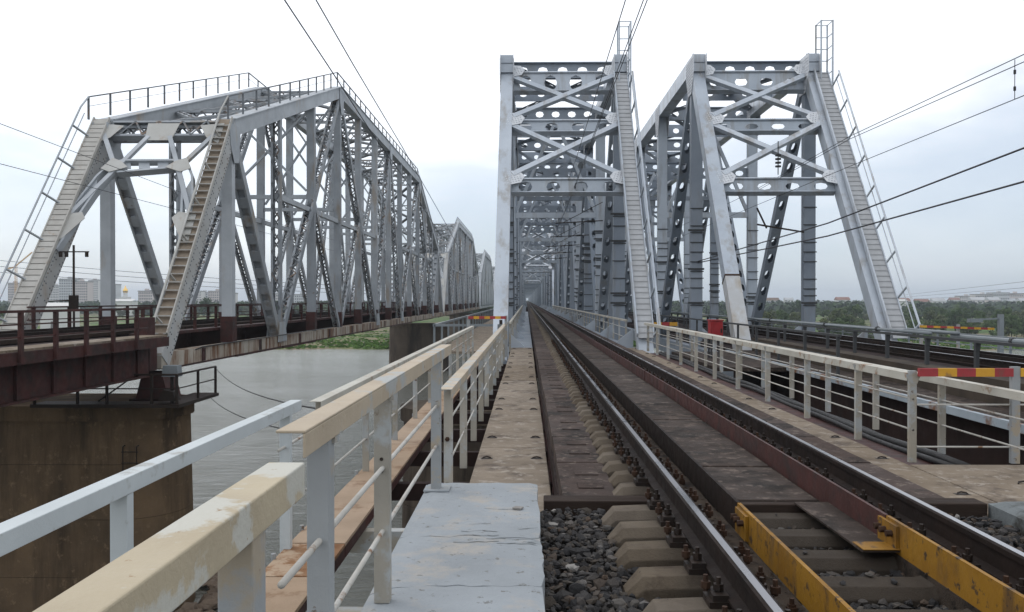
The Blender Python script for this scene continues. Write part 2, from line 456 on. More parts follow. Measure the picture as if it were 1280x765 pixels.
def tag(o, label=None, cat=None, group=None, kind=None):
    for k, v in (('label', label), ('category', cat), ('group', group), ('kind', kind)):
        if v:
            o[k] = v
    return o
def thing(name, label, cat, loc, group=None):
    o = bpy.data.objects.new(name, None)
    o.empty_display_size = 0.3
    C.objects.link(o)
    o.location = loc
    return tag(o, label, cat, group, 'thing')
def rep(o, off, parent=None):
    c = o.copy()
    C.objects.link(c)
    c.location = V(o.location) + V(off)
    if parent is not None:
        c.parent = parent
    return c
def rep_tree(o, off, parent=None):
    c = rep(o, off, parent)
    for ch in list(o.children):
        rep_tree(ch, (0, 0, 0), c)
    return c
def mesh_thing(mb, name, material, label, cat, loc, group=None, **k):
    return tag(mb.build(name, material, None, loc, **k), label, cat, group, 'thing')
rnd = random.Random(7)
ORD = ('first', 'second', 'third', 'fourth', 'fifth', 'sixth', 'seventh', 'eighth', 'ninth', 'tenth', 'eleventh', 'twelfth')

# ------------------------------------------------------------------ water, banks, ground
WZ = EYE - 11.8                                   # water level
mb = MB()
mb.quad((-3000, -400, WZ), (3000, -400, WZ), (3000, 330, WZ), (-3000, 330, WZ))
tag(mb.build('river_water', 'water'), kind='structure')

def shore(x):
    return 203 + 7 * math.sin(x * 0.021 + 1) + 4 * math.sin(x * 0.057) + 2.2 * math.sin(x * 0.15 + 2) + 1.1 * math.sin(x * 0.37)
mb = MB()
xs = [-5200, -3500, -2200, -1400, -900, -600] + [-400 + 8 * k for k in range(101)] + [600, 900, 1400, 2200, 3500, 5200]
prof = [(-2, -0.6), (0, 0.02), (1.5, 0.28), (12, 0.55), (60, 1.0), (140, 1.35), (400, 1.5), (1200, 2.0), (3500, 4.0), (9000, 9.0)]
rows = []
for dy, dz in prof:
    row = []
    for x in xs:
        y = shore(x if abs(x) < 500 else 0) + dy
        row.append(V((x, y, WZ + dz + (0.25 * math.sin(x * 0.05 + dy) * min(1, max(0, dy) / 30)))))
    rows.append(row)
n = len(xs)
mb.v = [p for r_ in rows for p in r_]
mb.f = [(i * n + j, i * n + j + 1, (i + 1) * n + j + 1, (i + 1) * n + j) for i in range(len(prof) - 1) for j in range(n - 1)]
tag(mb.build('ground', 'land'), kind='structure')
def land_z(x, y):
    d = y - shore(x if abs(x) < 500 else 0)
    for (a, za), (b, zb) in zip(prof, prof[1:]):
        if d <= b:
            return WZ + za + (zb - za) * max(0, (d - a)) / (b - a)
    return WZ + prof[-1][1]

mb = MB()                                          # grass tufts on the bank
for k in range(13000):
    x = rnd.uniform(-110, 130)
    d = rnd.random() ** 2.0 * 85 + 0.8
    if rnd.random() < 0.35 * (1 + math.sin(x * 0.11 + d * 0.2)) * 0.9:
        continue
    y = shore(x) + d
    z = land_z(x, y)
    h = rnd.uniform(0.2, 0.55)
    a = rnd.uniform(0, 3.14)
    w = rnd.uniform(0.4, 0.9)
    c, s_ = math.cos(a) * w, math.sin(a) * w
    i = len(mb.v)
    lx, ly = rnd.uniform(-.3, .3), rnd.uniform(-.3, .3)
    mb.v += [V((x - c, y - s_, z - .05)), V((x + c, y + s_, z - .05)), V((x + c * .5 + lx, y + s_ * .5 + ly, z + h)), V((x - c * .6 + lx, y - s_ * .6 + ly, z + h * .8))]
    mb.f.append((i, i + 1, i + 2, i + 3))
tag(mb.build('grass', 'grass'), 'bright green grass growing along the river shore under the bridges', 'grass', kind='stuff')

# ------------------------------------------------------------------ trusses
def ticks(p0, p1, n):
    p0, p1 = V(p0), V(p1)
    return [p0.lerp(p1, k / n) for k in range(n + 1)]

def studs(mb, poly, n, sp=.16, sz=.032, inset=.10):
    """rows of bolt heads on a flat polygon facing n"""
    poly = [V(p) for p in poly]
    n = V(n).normalized()
    c = sum(poly, V()) / len(poly)
    u = (poly[1] - poly[0]).normalized()
    w = n.cross(u)
    P2 = [((p - c).dot(u), (p - c).dot(w)) for p in poly]
    for i in range(-9, 10):
        for j in range(-9, 10):
            x, y = i * sp, j * sp
            ins_ = True
            sg = 0
            for (x0, y0), (x1, y1) in zip(P2, P2[1:] + P2[:1]):
                cr_ = (x1 - x0) * (y - y0) - (y1 - y0) * (x - x0)
                cr_ /= math.hypot(x1 - x0, y1 - y0)
                if abs(cr_) < inset * .6 or (sg and cr_ * sg < 0):
                    ins_ = False
                    break
                sg = 1 if cr_ > 0 else -1
            if ins_:
                q = c + u * x + w * y
                k = len(mb.v)
                mb.v += [q - u * sz - w * sz, q + u * sz - w * sz, q + u * sz + w * sz, q - u * sz + w * sz]
                mb.v += [p + n * .028 - (p - q) * .35 for p in mb.v[k:k + 4]]
                for f in ((4, 5, 6, 7), (0, 1, 5, 4), (1, 2, 6, 5), (2, 3, 7, 6), (3, 0, 4, 7)):
                    mb.f.append(tuple(k + a for a in f))

class Parts:
    """collects members: separate parts when detailed, else one joined mesh"""
    def __init__(s, root, detail):
        s.root, s.detail, s.joined = root, detail, MB()
    def put(s, name, mb, material, parent=None):
        if s.detail:
            return mb.build(name, material, parent or s.root)
        s.joined.add(mb)
        return None

def modern_span(xl, y0, label, cat, group, detail=1, ladder=True, name='steel_truss_bridge', so_=0.0):
    xr = xl + 5.8
    zb, zt = -1.3, 13.55
    ys = [y0, y0 + 10.3] + [y0 + 10.3 + 11 * k for k in range(1, 9)] + [y0 + 108.6]
    root = thing(name, label, cat, (xl + 2.9, y0, zb), group) if detail else None
    P = Parts(root, detail)
    G, D = 'steel_grey', 'steel_grey_dark'
    for sx, x in ((-1, xl), (1, xr)):
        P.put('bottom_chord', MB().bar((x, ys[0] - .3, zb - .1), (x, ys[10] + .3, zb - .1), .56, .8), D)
        tcm = MB().bar((x, ys[1] - .55, zt), (x, ys[9] + .55, zt), .62, .78)
        tcm.box(x - .33, x + .33, ys[1] - .62, ys[1] - .55, zt - .46, zt - .06)
        tcm.box(x - .33, x + .33, ys[1] - .62, ys[1] - .55, zt + .02, zt + .42)
        P.put('top_chord', tcm, G)
        xb = x - .07 if sx < 0 else x
        P.put('end_post', MB().bar((xb, ys[0], zb), (x, ys[1], zt - .3), .60, .62), G)
        if so_ and sx < 0:
            q0_, q1_ = V((xb, ys[0], zb)), V((x, ys[1], zt - .3))
            P.put('lower_plate', MB().bar(q0_.lerp(q1_, .03), q0_.lerp(q1_, .245), .612, .632), 'dusty_steel')
            P.put('weld_seam', MB().bar(q0_.lerp(q1_, .244), q0_.lerp(q1_, .249), .64, .66), 'bolt_rust')
        P.put('end_post', MB().bar((x, ys[10], zb), (x, ys[9], zt - .3), .60, .62), G)
        for k in range(1, 10):
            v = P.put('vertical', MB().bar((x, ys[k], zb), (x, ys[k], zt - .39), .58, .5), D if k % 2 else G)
            if detail and k <= 4:
                b = MB()
                z = .2
                while z < 5.4:
                    z += rnd.choice((.35, .5, .9))
                    b.box(x - .34, x + .34, ys[k] - .30, ys[k] - .24, z, z + .05)
                    if rnd.random() < .25:
                        b.box(x - .46, x + .36, ys[k] - .34, ys[k] - .27, z + .1, z + .2)
                b.build('clamp_band', 'dark_post', v)['kind'] = 'stuff'
        for k in range(1, 9):
            up = k % 2 == 1
            a = V((x, ys[k], zt - .35 if up else zb))
            b = V((x, ys[k + 1], zb if up else zt - .35))
            nh = 15 if detail else 0
            dm = MB()
            for o in (-.26, .26):
                dm.bar(a + V((o, 0, 0)), b + V((o, 0, 0)), .03, .46)
            axis = (b - a).normalized()
            nrm = axis.cross(V((1, 0, 0))).normalized()
            for o in (-.215, .215):
                if nh:
                    dm.perf(a + nrm * o, b + nrm * o, (1, 0, 0), .5, nh, .56, .62, .02)
                else:
                    dm.bar(a + nrm * o, b + nrm * o, .5, .02)
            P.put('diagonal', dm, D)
        # gusset plates on the chord joints
        for k in range(1, 10):
            w = 1.0 if k in (1, 9) else .75
            for o in (-.325, .325):
                g = MB().prism([(x + o - .012, ys[k] - w, zt + .36), (x + o - .012, ys[k] - w, zt - .6), (x + o - .012, ys[k] - .42, zt - 1.55), (x + o - .012, ys[k] + .42, zt - 1.55), (x + o - .012, ys[k] + w, zt - .6), (x + o - .012, ys[k] + w, zt + .36)], (.024, 0, 0))
                if detail and k <= 3:
                    dx_ = V((.024 if o > 0 else 0, 0, 0))
                    studs(g, [p + dx_ for p in g.v[:6]], (1 if o > 0 else -1, 0, 0), .15, .035)
                P.put('gusset_plate', g, 'gusset_grey')
    # portals in the plane of the end posts
    for ya, yb in ((ys[0], ys[1]), (ys[10], ys[9])):
        def at(x, t):
            return V((x, ya + (yb - ya) * t, zb + (zt - .3 - zb) * t))
        d = (at(xl, 1) - at(xl, 0)).normalized()
        nrm = d.cross(V((1, 0, 0))) * (-1 if yb > ya else 1)     # faces out of the span
        nrm.normalize()
        lv = (.985, .785, .565)
        for k, t in enumerate(lv):
            s_ = MB()
            dep = (.95, .55, .62)[k]
            s_.bar(at(xl + .3, t) + nrm * .1, at(xr - .3, t) + nrm * .1, .30, .07, wd=nrm)
            s_.bar(at(xl + .3, t) + nrm * .1 - V((0, 0, dep)), at(xr - .3, t) + nrm * .1 - V((0, 0, dep)), .30, .05, wd=nrm)
            s_.perf(at(xl + .3, t) + nrm * .12 - V((0, 0, dep / 2)), at(xr - .3, t) + nrm * .12 - V((0, 0, dep / 2)), (0, 0, 1), dep - .05, 4, .50, .46 if so_ and not k else .55 if so_ else .86, .02)
            P.put('portal_strut', s_, G)
            for x, sg in ((xl + .3, 1), (xr - .3, -1)):
                c = at(x, t) + nrm * .26
                g = MB().prism([c + V((-.35 * sg, 0, 0)) - d * .5, c + V((.45 * sg, 0, 0)) - d * .28, c + V((.62 * sg, 0, 0)) + d * .1, c + V((.40 * sg, 0, 0)) + d * .42, c + V((-.35 * sg, 0, 0)) + d * .5], nrm * .024)
                if detail and yb > ya:
                    studs(g, [p + nrm * .024 for p in g.v[:5]], nrm, .13, .03)
                P.put('portal_gusset', g, 'gusset_grey')
        for ta, tb in ((lv[1], lv[0]), (lv[2], lv[1])):
            P.put('portal_brace', MB().bar(at(xl + .35, ta) + nrm * .2 + d * .25, at(xr - .35, tb) + nrm * .2 - d * .35, .26, .22, wd=d), G)
            P.put('portal_brace', MB().bar(at(xr - .35, ta) + nrm * .14 + d * .25, at(xl + .35, tb) + nrm * .14 - d * .35, .26, .22, wd=d), G)
    # top bracing
    for k in range(1, 10):
        y = ys[k] + (.5 if k == 1 else 0)
        cs = MB()
        cs.bar((xl + .3, y, zt + .3), (xr - .3, y, zt + .3), .34, .05, wd=(0, 1, 0))
        cs.perf((xl + .3, y, zt - .1), (xr - .3, y, zt - .1), (0, 0, 1), .78, 5, .5, .5, .02)
        cs.bar((xl + .3, y, zt - .5), (xr - .3, y, zt - .5), .34, .05, wd=(0, 1, 0))
        P.put('top_strut', cs, D)
        if k < 9:
            for q, (xa, xb) in enumerate(((xl + .3, xr - .3), (xr - .3, xl + .3))):
                b = MB()
                if detail:
                    b.perf((xa, ys[k] + .4, zt + .1 - q * .2), (xb, ys[k + 1] - .4, zt + .1 - q * .2), (1, 0, 0), .62, 9, .55, .55, .02)
                b.bar((xa, ys[k] + .4, zt + .05 - q * .2), (xb, ys[k + 1] - .4, zt + .05 - q * .2), .28, .06)
                P.put('lateral_brace', b, D)
            ym = (ys[k] + ys[k + 1]) / 2
            b = MB().perf((xl + .3, ym, zt - .1), (xr - .3, ym, zt - .1), (0, .25, 1), .95, 5, .42, .42, .02)
            P.put('top_strut', b, D)
    for k in range(2, 9):
        y = ys[k]
        if k % 2 == 0:
            P.put('sway_strut', MB().bar((xl + .29, y, 6.9), (xr - .29, y, 6.9), .30, .34, wd=(0, 1, 0)), G)
            for xa in (xl + .3, xr - .3):
                P.put('sway_brace', MB().bar((xa, y, 7.1), ((xl + xr) / 2, y, zt - .5), .2, .2, wd=(0, 1, 0)), G)
            b = MB().perf((xl + .3, y, 9.6), (xr - .3, y, 9.6), (0, 0, 1), .7, 5, .5, .5, .02)
            P.put('sway_strut', b, D)
        else:
            P.put('sway_strut', MB().bar((xl + .29, y, 9.3), (xr - .29, y, 9.3), .28, .30, wd=(0, 1, 0)), D)
            for xa, xb in ((xl + .3, xr - .3), (xr - .3, xl + .3)):
                P.put('sway_brace', MB().bar((xa, y + (.12 if xa < xb else -.12), 9.4), (xb, y + (.12 if xa < xb else -.12), zt - .5), .18, .18, wd=(0, 1, 0)), D)
    # floor beams under the track and the knee plates that stiffen the verticals
    for k in range(0, 11):
        P.put('floor_beam', MB().box(xl + .3, xr - .3, ys[k] - .2, ys[k] + .2, zb - .4, -.68), 'maroon_dark')
        if 1 <= k <= 9 or k == 0:
            for sg, x in ((1, xl + .3), (-1, xr - .3)):
                yk = ys[k] + (1.9 if k == 0 else 0)
                kw, kh = (.62, .0) if sg > 0 else (.95, .2)
                P.put('knee_plate', MB().prism([(x, yk - .03, -.62), (x + sg * kw, yk - .03, -.62), (x + sg * kw, yk - .03, -.56), (x, yk - .03, kh)], (0, .06, 0)), G)
    # stair on the right-hand front end post
    if ladder and detail:
        a, b = V((xr + so_, ys[0], zb)), V((xr + so_, ys[1], zt - .3))
        d = (b - a).normalized()
        nrm = d.cross(V((1, 0, 0))).normalized()
        if nrm.y > 0:
            nrm = -nrm
        t0, t1 = 1.2, (b - a).length - .6
        la = MB()
        for o in (-.33, .33):
            la.bar(a + d * t0 + nrm * .48 + V((o, 0, 0)), a + d * t1 + nrm * .48 + V((o, 0, 0)), .05, .16)
        lad = la.build('stair', 'steel_grey', root)
        p = a + d * t0 + nrm * .50
        tr = MB().bar(p - d * .12, p + d * .12, .60, .03)
        tr.bar(p + d * .11 + nrm * .02, p + d * .135 + nrm * .02, .60, .05)
        t0b = tr.build('tread', 'tread_tan', lad)
        nst = int((t1 - t0) / .285)
        for k in range(1, nst):
            rep(t0b, d * (.285 * k), lad)
        rs = MB().bar(a + d * t0 + nrm * .40, a + d * t1 + nrm * .40, .58, .02)  # backing plate added to make the shadow gaps between treads shallower
        rs.build('stair_back', 'tread_tan', lad)
        h = MB()
        q0, q1 = a + d * (t0 - .2) + nrm * 1.35 + V((.45, 0, 0)), a + d * (t1 - 1) + nrm * 1.35 + V((.45, 0, 0))
        h.tube([q0, q1], .05, 6)
        h.tube([q0 - nrm * .42, q1 - nrm * .42], .022, 5)
        for k in range(9):
            q = q0.lerp(q1, (k + .1) / 8.2)
            h.bar(q, q - nrm * .85 - V((.1, 0, 0)), .07, .05)
        h.tube([a + d * t0 + nrm * .62 + V((-.34, 0, 0)), a + d * (t1) + nrm * .62 + V((-.34, 0, 0))], .04, 6)
        h.build('stair_handrail', 'steel_grey', root)
        cg = MB()
        cx, cy, cz = xr + so_ + .18, ys[1] - .75, zt - .5
        for x_, y_ in ((-.29, -.4), (.29, -.4), (-.29, .4), (.29, .4)):
            cg.bar((cx + x_, cy + y_, zt - 1.2 if x_ < 0 else zt - 3.2), (cx + x_, cy + y_, zt + 1.95), .07, .07)
        for z in (zt + 1.92, zt + 1.3, zt + .7, zt + .1, zt - .6, zt - 1.2):
            cg.tube([(cx - .29, cy - .4, z), (cx + .29, cy - .4, z), (cx + .29, cy + .4, z), (cx - .29, cy + .4, z), (cx - .29, cy - .4, z)] if z > zt + 1.5 else [(cx + .29, cy - .4, z), (cx + .29, cy + .4, z), (cx - .29, cy + .4, z)], .025, 5)
        cg.build('ladder_cage', 'steel_grey', root)
    if not detail:
        return mesh_thing(P.joined, name, D, label, cat, (xl + 2.9, y0, zb), group)
    return root

XC, XR_ = -1.0, 8.8
modern_span(XC, 33.9, 'tall grey truss span over the near track, with a stair up its right portal post', 'truss bridge', 'grey truss spans over the near track')
modern_span(XC, 144.2, 'second grey truss span of the near track, inside the first portal', 'truss bridge', 'grey truss spans over the near track', ladder=False)
far_span = modern_span(XC, 33.9 + 110.3 * 2, 'third grey truss span of the near track, counted inward from the tall portal', 'truss bridge', 'grey truss spans over the near track', detail=0)
for k in range(3, 19):
    rep(far_span, (0, 110.3 * (k - 2), 0))['label'] = (ORD[k] if k < 12 else 'far') + ' grey truss span of the near track, ' + ('counted inward from the tall portal' if k < 12 else 'at the vanishing point beyond the twelfth')
modern_span(XR_, 33.9, 'grey truss span at the right, oval holes in its portal struts, caged stair top', 'truss bridge', 'grey truss spans over the right-hand track', so_=.35)
for k in range(1, 3):
    modern_span(XR_, 33.9 + 110.3 * k, 'grey truss span of the right-hand track, behind its first span', 'truss bridge', 'grey truss spans over the right-hand track', detail=0)

# ------------------------------------------------------------------ the riveted bridge on the left
def laced(MBf, MBl, p0, p1, side, w, dep, pitch, th=.05):
    """two side plates joined by zigzag lacing bars on both faces"""
    p0, p1, side = V(p0), V(p1), V(side)
    a = (p1 - p0)
    Lg = a.length
    a.normalize()
    side = (side - a * side.dot(a)).normalized()
    nrm = a.cross(side)
    for o in (-1, 1):
        MBf.bar(p0 + side * (o * w / 2), p1 + side * (o * w / 2), th, dep, wd=side)
        for q in (-1, 1):
            MBf.bar(p0 + side * (o * (w / 2 - .05)) + nrm * (q * dep / 2), p1 + side * (o * (w / 2 - .05)) + nrm * (q * dep / 2), .12, .02, wd=side)
    n = max(2, int(Lg / pitch))
    for k in range(n):
        for q in (-1, 1):
            s0 = 1 if (k % 2 == 0) == (q > 0) else -1
            c = nrm * (q * (dep / 2 + .018))
            MBl.bar(p0 + a * (Lg * k / n) + side * (s0 * (w / 2 - .03)) + c, p0 + a * (Lg * (k + 1) / n) - side * (s0 * (w / 2 - .03)) + c, .085, .016, wd=side)

def riveted_span(y0, label, detail=2, group='riveted truss spans of the left-hand bridge'):
    xr, xl = -14.2, -20.0
    zb, z1, zt = -.95, 9.6, 17.0
    pn = 7.8
    Y = [y0 + pn * k for k in range(15)]
    def topz(k):
        if k <= 4:
            return z1 + (zt - z1) * (k - 1) / 3
        if k >= 10:
            return z1 + (zt - z1) * (13 - k) / 3
        return zt
    root = thing('riveted_truss_bridge', label, 'truss bridge', ((xl + xr) / 2, y0, zb), group) if detail else None
    P = Parts(root, detail)
    A, B = 'rivet_grey', 'rivet_dark'
    def lacedput(name, p0, p1, side, w, dep, pitch):
        f, l = MB(), MB()
        laced(f, l, p0, p1, side, w, dep, pitch)
        o = P.put(name, f, 'rivet_mid')
        if detail:
            lo = l.build('lacing', B, o)
            lo['kind'] = 'stuff'
        else:
            P.joined.add(l)
    for sx, x in ((-1, xl), (1, xr)):
        bc = MB().box(x - .28, x + .28, Y[0] - .3, Y[14] + .3, zb - .27, zb + .32)
        bo = P.put('bottom_chord', bc, 'chord_rust')
        if detail:
            fl = MB()
            for k in range(14):
                y = Y[k]
                fl.box(x - .34, x + .34, y + .15, y + pn - .15, zb - .34 - .03 * (k % 3), zb - .275)
                fl.box(x + .285, x + .31, y + 3.7, y + 4.1, zb - .25, zb + .3)
            fl.build('flange_plate', 'maroon', bo)
        seg = [(1, 4), (4, 10), (10, 13)]
        for a, b in seg:
            c = MB().bar((x, Y[a], topz(a)), (x, Y[b], topz(b)), .58, .80)
            c.bar((x, Y[a], topz(a) + .42), (x, Y[b], topz(b) + .42), .74, .05)
            P.put('top_chord', c, A)
        P.put('end_post', MB().bar((x, Y[0], zb), (x, Y[1], z1), .62, .78), 'rivet_post')
        P.put('end_post', MB().bar((x, Y[14], zb), (x, Y[13], z1), .62, .78), A)
        if detail == 2:
            rv = MB()
            pa, pb = V((x, Y[0], zb)), V((x, Y[1], z1))
            dd = (pb - pa).normalized()
            nn = dd.cross(V((1, 0, 0)))
            for o in (-.31, -.17, .17, .31):
                for fx in (-.311, .311):
                    for q in range(58):
                        c_ = pa + dd * (.5 + q * .21) + nn * o + V((fx, 0, 0))
                        if (o in (-.17, .17) and q % 3) or q > 56:
                            continue
                        rv.box(c_.x - .012, c_.x + .012, c_.y - .03, c_.y + .03, c_.z - .03, c_.z + .03)
            ep = [o_ for o_ in root.children if o_.name.startswith('end_post')][-2]
            rv.build('rivets', 'rivet_dark', ep)['kind'] = 'stuff'
        for k in range(1, 14):
            if k in (2, 12):
                lacedput('vertical', (x, Y[k], zb), (x, Y[k], topz(k) - .3), (1, 0, 0), .50, .40, .62)
            else:
                v = P.put('vertical', MB().bar((x, Y[k], zb), (x, Y[k], topz(k) - .3), .50, .46), 'rivet_mid' if k > 1 else A)
            if detail and k not in (2, 12):
                MB().box(x - .30, x + .30, Y[k] - .28, Y[k] + .28, -.6, .62 if k % 2 else .5).build('foot_casing', 'maroon', v)
        # diagonals
        dia = [((1, 1), (2, 0)), ((2, 0), (4, 1)), ((4, 1), (6, 0)), ((6, 0), (7, 1)), ((7, 1), (8, 0)), ((8, 0), (10, 1)), ((10, 1), (12, 0)), ((12, 0), (13, 1))]
        for (ka, ta), (kb, tb) in dia:
            pa = V((x, Y[ka], topz(ka) - .2 if ta else zb))
            pb = V((x, Y[kb], topz(kb) - .2 if tb else zb))
            if (ka, kb) in ((1, 2), (12, 13)):
                dm = MB()
                for o in (-.24, .24):
                    dm.bar(pa + V((o, 0, 0)), pb + V((o, 0, 0)), .10, .44)
                n_ = 12
                ax = (pb - pa) / n_
                for k in range(n_):
                    q = pa + ax * (k + .25)
                    dm.bar(q, q + ax * .55, .40, .36)
                dm.bar(pa, pb, .40, .02)
                P.put('diagonal', dm, 'rivet_mid')
            else:
                lacedput('diagonal', pa, pb, (1, 0, 0), .50, .42, .46)
        for k, (m0, m1), foot in ((3, ((2, 0), (4, 1)), 4), (5, ((4, 1), (6, 0)), 4), (9, ((8, 0), (10, 1)), 10), (11, ((10, 1), (12, 0)), 10)):
            pa = V((x, Y[m0[0]], topz(m0[0]) if m0[1] else zb))
            pb = V((x, Y[m1[0]], topz(m1[0]) if m1[1] else zb))
            lacedput('sub_diagonal', (pa + pb) / 2, (x, Y[foot], zb), (1, 0, 0), .42, .34, .46)
        P.put('mid_girt', MB().bar((x, Y[2], 7.3), (x, Y[6], 7.3), .24, .30), A)
        P.put('mid_girt', MB().bar((x, Y[8], 7.3), (x, Y[12], 7.3), .24, .30), A)
        # gusset plates
        for k in (1, 2, 4, 6, 7, 8, 10, 12, 13):
            for o in (-.33, .33):
                zt_ = topz(k)
                up = k in (1, 4, 7, 10, 13)
                if up:
                    g = MB().prism([(x + o - .01, Y[k] - .75, zt_ + .15), (x + o - .01, Y[k] - .6, zt_ - .9), (x + o - .01, Y[k] - .1, zt_ - 1.7), (x + o - .01, Y[k] + .5, zt_ - 1.6), (x + o - .01, Y[k] + .8, zt_ + .1)], (.02, 0, 0))
                else:
                    g = MB().prism([(x + o - .01, Y[k] - .9, zb), (x + o - .01, Y[k] + .9, zb), (x + o - .01, Y[k] + .55, zb + 1.1), (x + o - .01, Y[k] - .55, zb + 1.1)], (.02, 0, 0))
                P.put('gusset_plate', g, A)
        # walkway plank and railing along the top chord
        hr = MB()
        xo = x - .9 if sx < 0 else x
        chain = [(1, Y[1], topz(1)), (4, Y[4], topz(4)), (10, Y[10], topz(10)), (13, Y[13], topz(13))]
        pts = [V((xo, y, z + .5)) for _, y, z in chain]
        for p, q in zip(pts, pts[1:]):
            for h in (1.0,):
                hr.bar(p + V((0, 0, h)), q + V((0, 0, h)), .07, .06)
            hr.bar(p + V((0, 0, .55)), q + V((0, 0, .55)), .025, .02)
        ho = P.put('top_railing', hr, B)
        po = None
        for p, q in zip(pts, pts[1:]):
            n_ = max(2, int((q - p).length / 2.2))
            for k in range(n_ + (1 if q is pts[-1] else 0)):
                c = p.lerp(q, k / n_)
                if detail:
                    if po is None:
                        po = MB().box(c.x - .04, c.x + .04, c.y - .04, c.y + .04, c.z - .08, c.z + .98).build('railing_post', B, ho)
                        base = c.copy()
                    else:
                        rep(po, c - base, ho)
                else:
                    P.joined.box(c.x - .04, c.x + .04, c.y - .04, c.y + .04, c.z, c.z + .98)
    # top bracing between the chords
    for k in range(1, 14):
        z = topz(k)
        lacedput('top_strut', (xl + .3, Y[k], z - .3), (xr - .3, Y[k], z - .3), (0, 0, 1), .75, .25, .6)
        if k < 13:
            for q, (xa, xb) in enumerate(((xl + .3, xr - .3), (xr - .3, xl + .3))):
                lacedput('lateral_brace', (xa, Y[k] + .3, z + .05 - .12 * q), (xb, Y[k + 1] - .3, topz(k + 1) + .05 - .12 * q), (1, 0, 0), .34, .14, .5)
    for k in range(3, 12):
        z = topz(k)
        P.put('sway_strut', MB().bar((xl + .29, Y[k], 8.2), (xr - .29, Y[k], 8.2), .24, .26, wd=(0, 1, 0)), A)
        if z > 13:
            zm = (8.6 + z - .7) / 2
            for xa, xb in ((xl + .3, xr - .3), (xr - .3, xl + .3)):
                P.put('sway_brace', MB().bar((xa, Y[k] + (.1 if xa < xb else -.1), 8.6), (xb, Y[k] + (.1 if xa < xb else -.1), z - .7), .16, .14, wd=(0, 1, 0)), A)
    # portals with curved knee braces
    for ya, yb in ((Y[0], Y[1]), (Y[14], Y[13])):
        def at(x, t):
            return V((x, ya + (yb - ya) * t, zb + (z1 - zb) * t))
        d = (at(xl, 1) - at(xl, 0)).normalized()
        nrm = d.cross(V((1, 0, 0))) * (-1 if yb > ya else 1)
        xm = (xl + xr) / 2
        lacedput('portal_strut', at(xl + .35, .97) + nrm * .2, at(xr - .35, .97) + nrm * .2, d, 1.0, .3, .55)
        tp = at(xm, .96) + nrm * .38
        g = MB().prism([tp + V((-.62, 0, 0)) - d * .75, tp + V((.62, 0, 0)) - d * .75, tp + V((.75, 0, 0)) + d * .4, tp + V((-.75, 0, 0)) + d * .4], nrm * .03)
        P.put('portal_gusset', g, 'rivet_tan')
        arch = MB()
        zz = .80
        arch.bar(at(xm - 1.3, zz) + nrm * .30, at(xm + 1.3, zz) + nrm * .30, .34, .10, wd=nrm)
        arch.bar(at(xm - 1.3, zz) + nrm * .30 - d * .75, at(xm + 1.3, zz) + nrm * .30 - d * .45, .34, .10, wd=nrm)
        for k in range(6):
            if k % 2 == 0:
                a_ = at(xm - 1.3 + 2.6 * k / 6, zz) + nrm * .3
                arch.prism([a_ - d * .42, a_ + V((.5, 0, 0)) - d * .42, a_ + V((.38, 0, 0)) - d * .05, a_ + V((-.12, 0, 0)) - d * .05], nrm * .03)
        P.put('portal_arch', arch, A)
        for sg, x in ((1, xl + .3), (-1, xr - .3)):
            # arm from the arch down to the post, and inverted V from the top gusset
            U = [at(xm - sg * 1.3, zz), at(xm - sg * 1.75, zz - .015), at(xm - sg * 2.15, zz - .075), at(x + sg * .02, .60), at(x - sg * .05, .50)]
            Lw = [at(xm - sg * 1.3, zz - .043), at(xm - sg * 1.62, zz - .07), at(xm - sg * 1.95, zz - .15), at(xm - sg * 2.25, .54), at(x + sg * .02, .40)]
            am = MB()
            for ch_ in (U, Lw):
                for p_, q_ in zip(ch_, ch_[1:]):
                    am.bar(p_ + nrm * .3, q_ + nrm * .3, .32, .10, wd=nrm)
            for k in range(4):
                if k % 2 == 0:
                    pp_ = [U[k] + nrm * .31, U[k].lerp(U[k + 1], .8) + nrm * .31, Lw[k].lerp(Lw[k + 1], .8) + nrm * .31, Lw[k] + nrm * .31]
                    am.prism(pp_, nrm * .03)
            P.put('portal_arm', am, A)
            P.put('portal_brace', MB().bar(tp - d * .5 - V((sg * .5, 0, 0)), at(x, .55) + nrm * .42, .20, .16, wd=(1, 0, 0)), A)
            P.put('portal_brace', MB().bar(at(x, .93) + nrm * .42, at(xm - sg * 1.5, zz - .03) + nrm * .42, .20, .16, wd=(1, 0, 0)), A)
            c = at(xm - sg * 1.45, zz - .03) + nrm * .5
            P.put('portal_gusset', MB().prism([c + V((-sg * .6, 0, 0)) - d * .2, c + V((-sg * .15, 0, 0)) - d * .42, c + V((sg * .6, 0, 0)) - d * .12, c + V((sg * .22, 0, 0)) + d * .25, c + V((-sg * .25, 0, 0)) + d * .48], nrm * .03), 'rivet_tan')
            c = at(x, .50) + nrm * .45
            P.put('portal_gusset', MB().prism([c + V((-sg * .3, 0, 0)) - d * 1.1, c + V((sg * .12, 0, 0)) - d * .7, c + V((sg * .72, 0, 0)) + d * .40, c + V((sg * .5, 0, 0)) + d * .75, c + V((-sg * .3, 0, 0)) + d * .6], nrm * .03), 'rivet_tan')
            c = at(x, .95) + nrm * .45
            P.put('portal_gusset', MB().prism([c + V((-sg * .3, 0, 0)) - d * .9, c + V((sg * .35, 0, 0)) - d * .5, c + V((sg * .8, 0, 0)) + d * .3, c + V((-sg * .3, 0, 0)) + d * .45], nrm * .03), 'rivet_tan')
    # floor: beams, stringers, track
    for k in range(15):
        P.put('floor_beam', MB().box(xl + .3, xr - .3, Y[k] - .18, Y[k] + .18, zb - .2, .0), 'maroon_dark')
    for x in (-18.0, -16.1):
        P.put('stringer', MB().box(x - .16, x + .16, Y[0], Y[14], zb + .05, .05), 'maroon_dark')
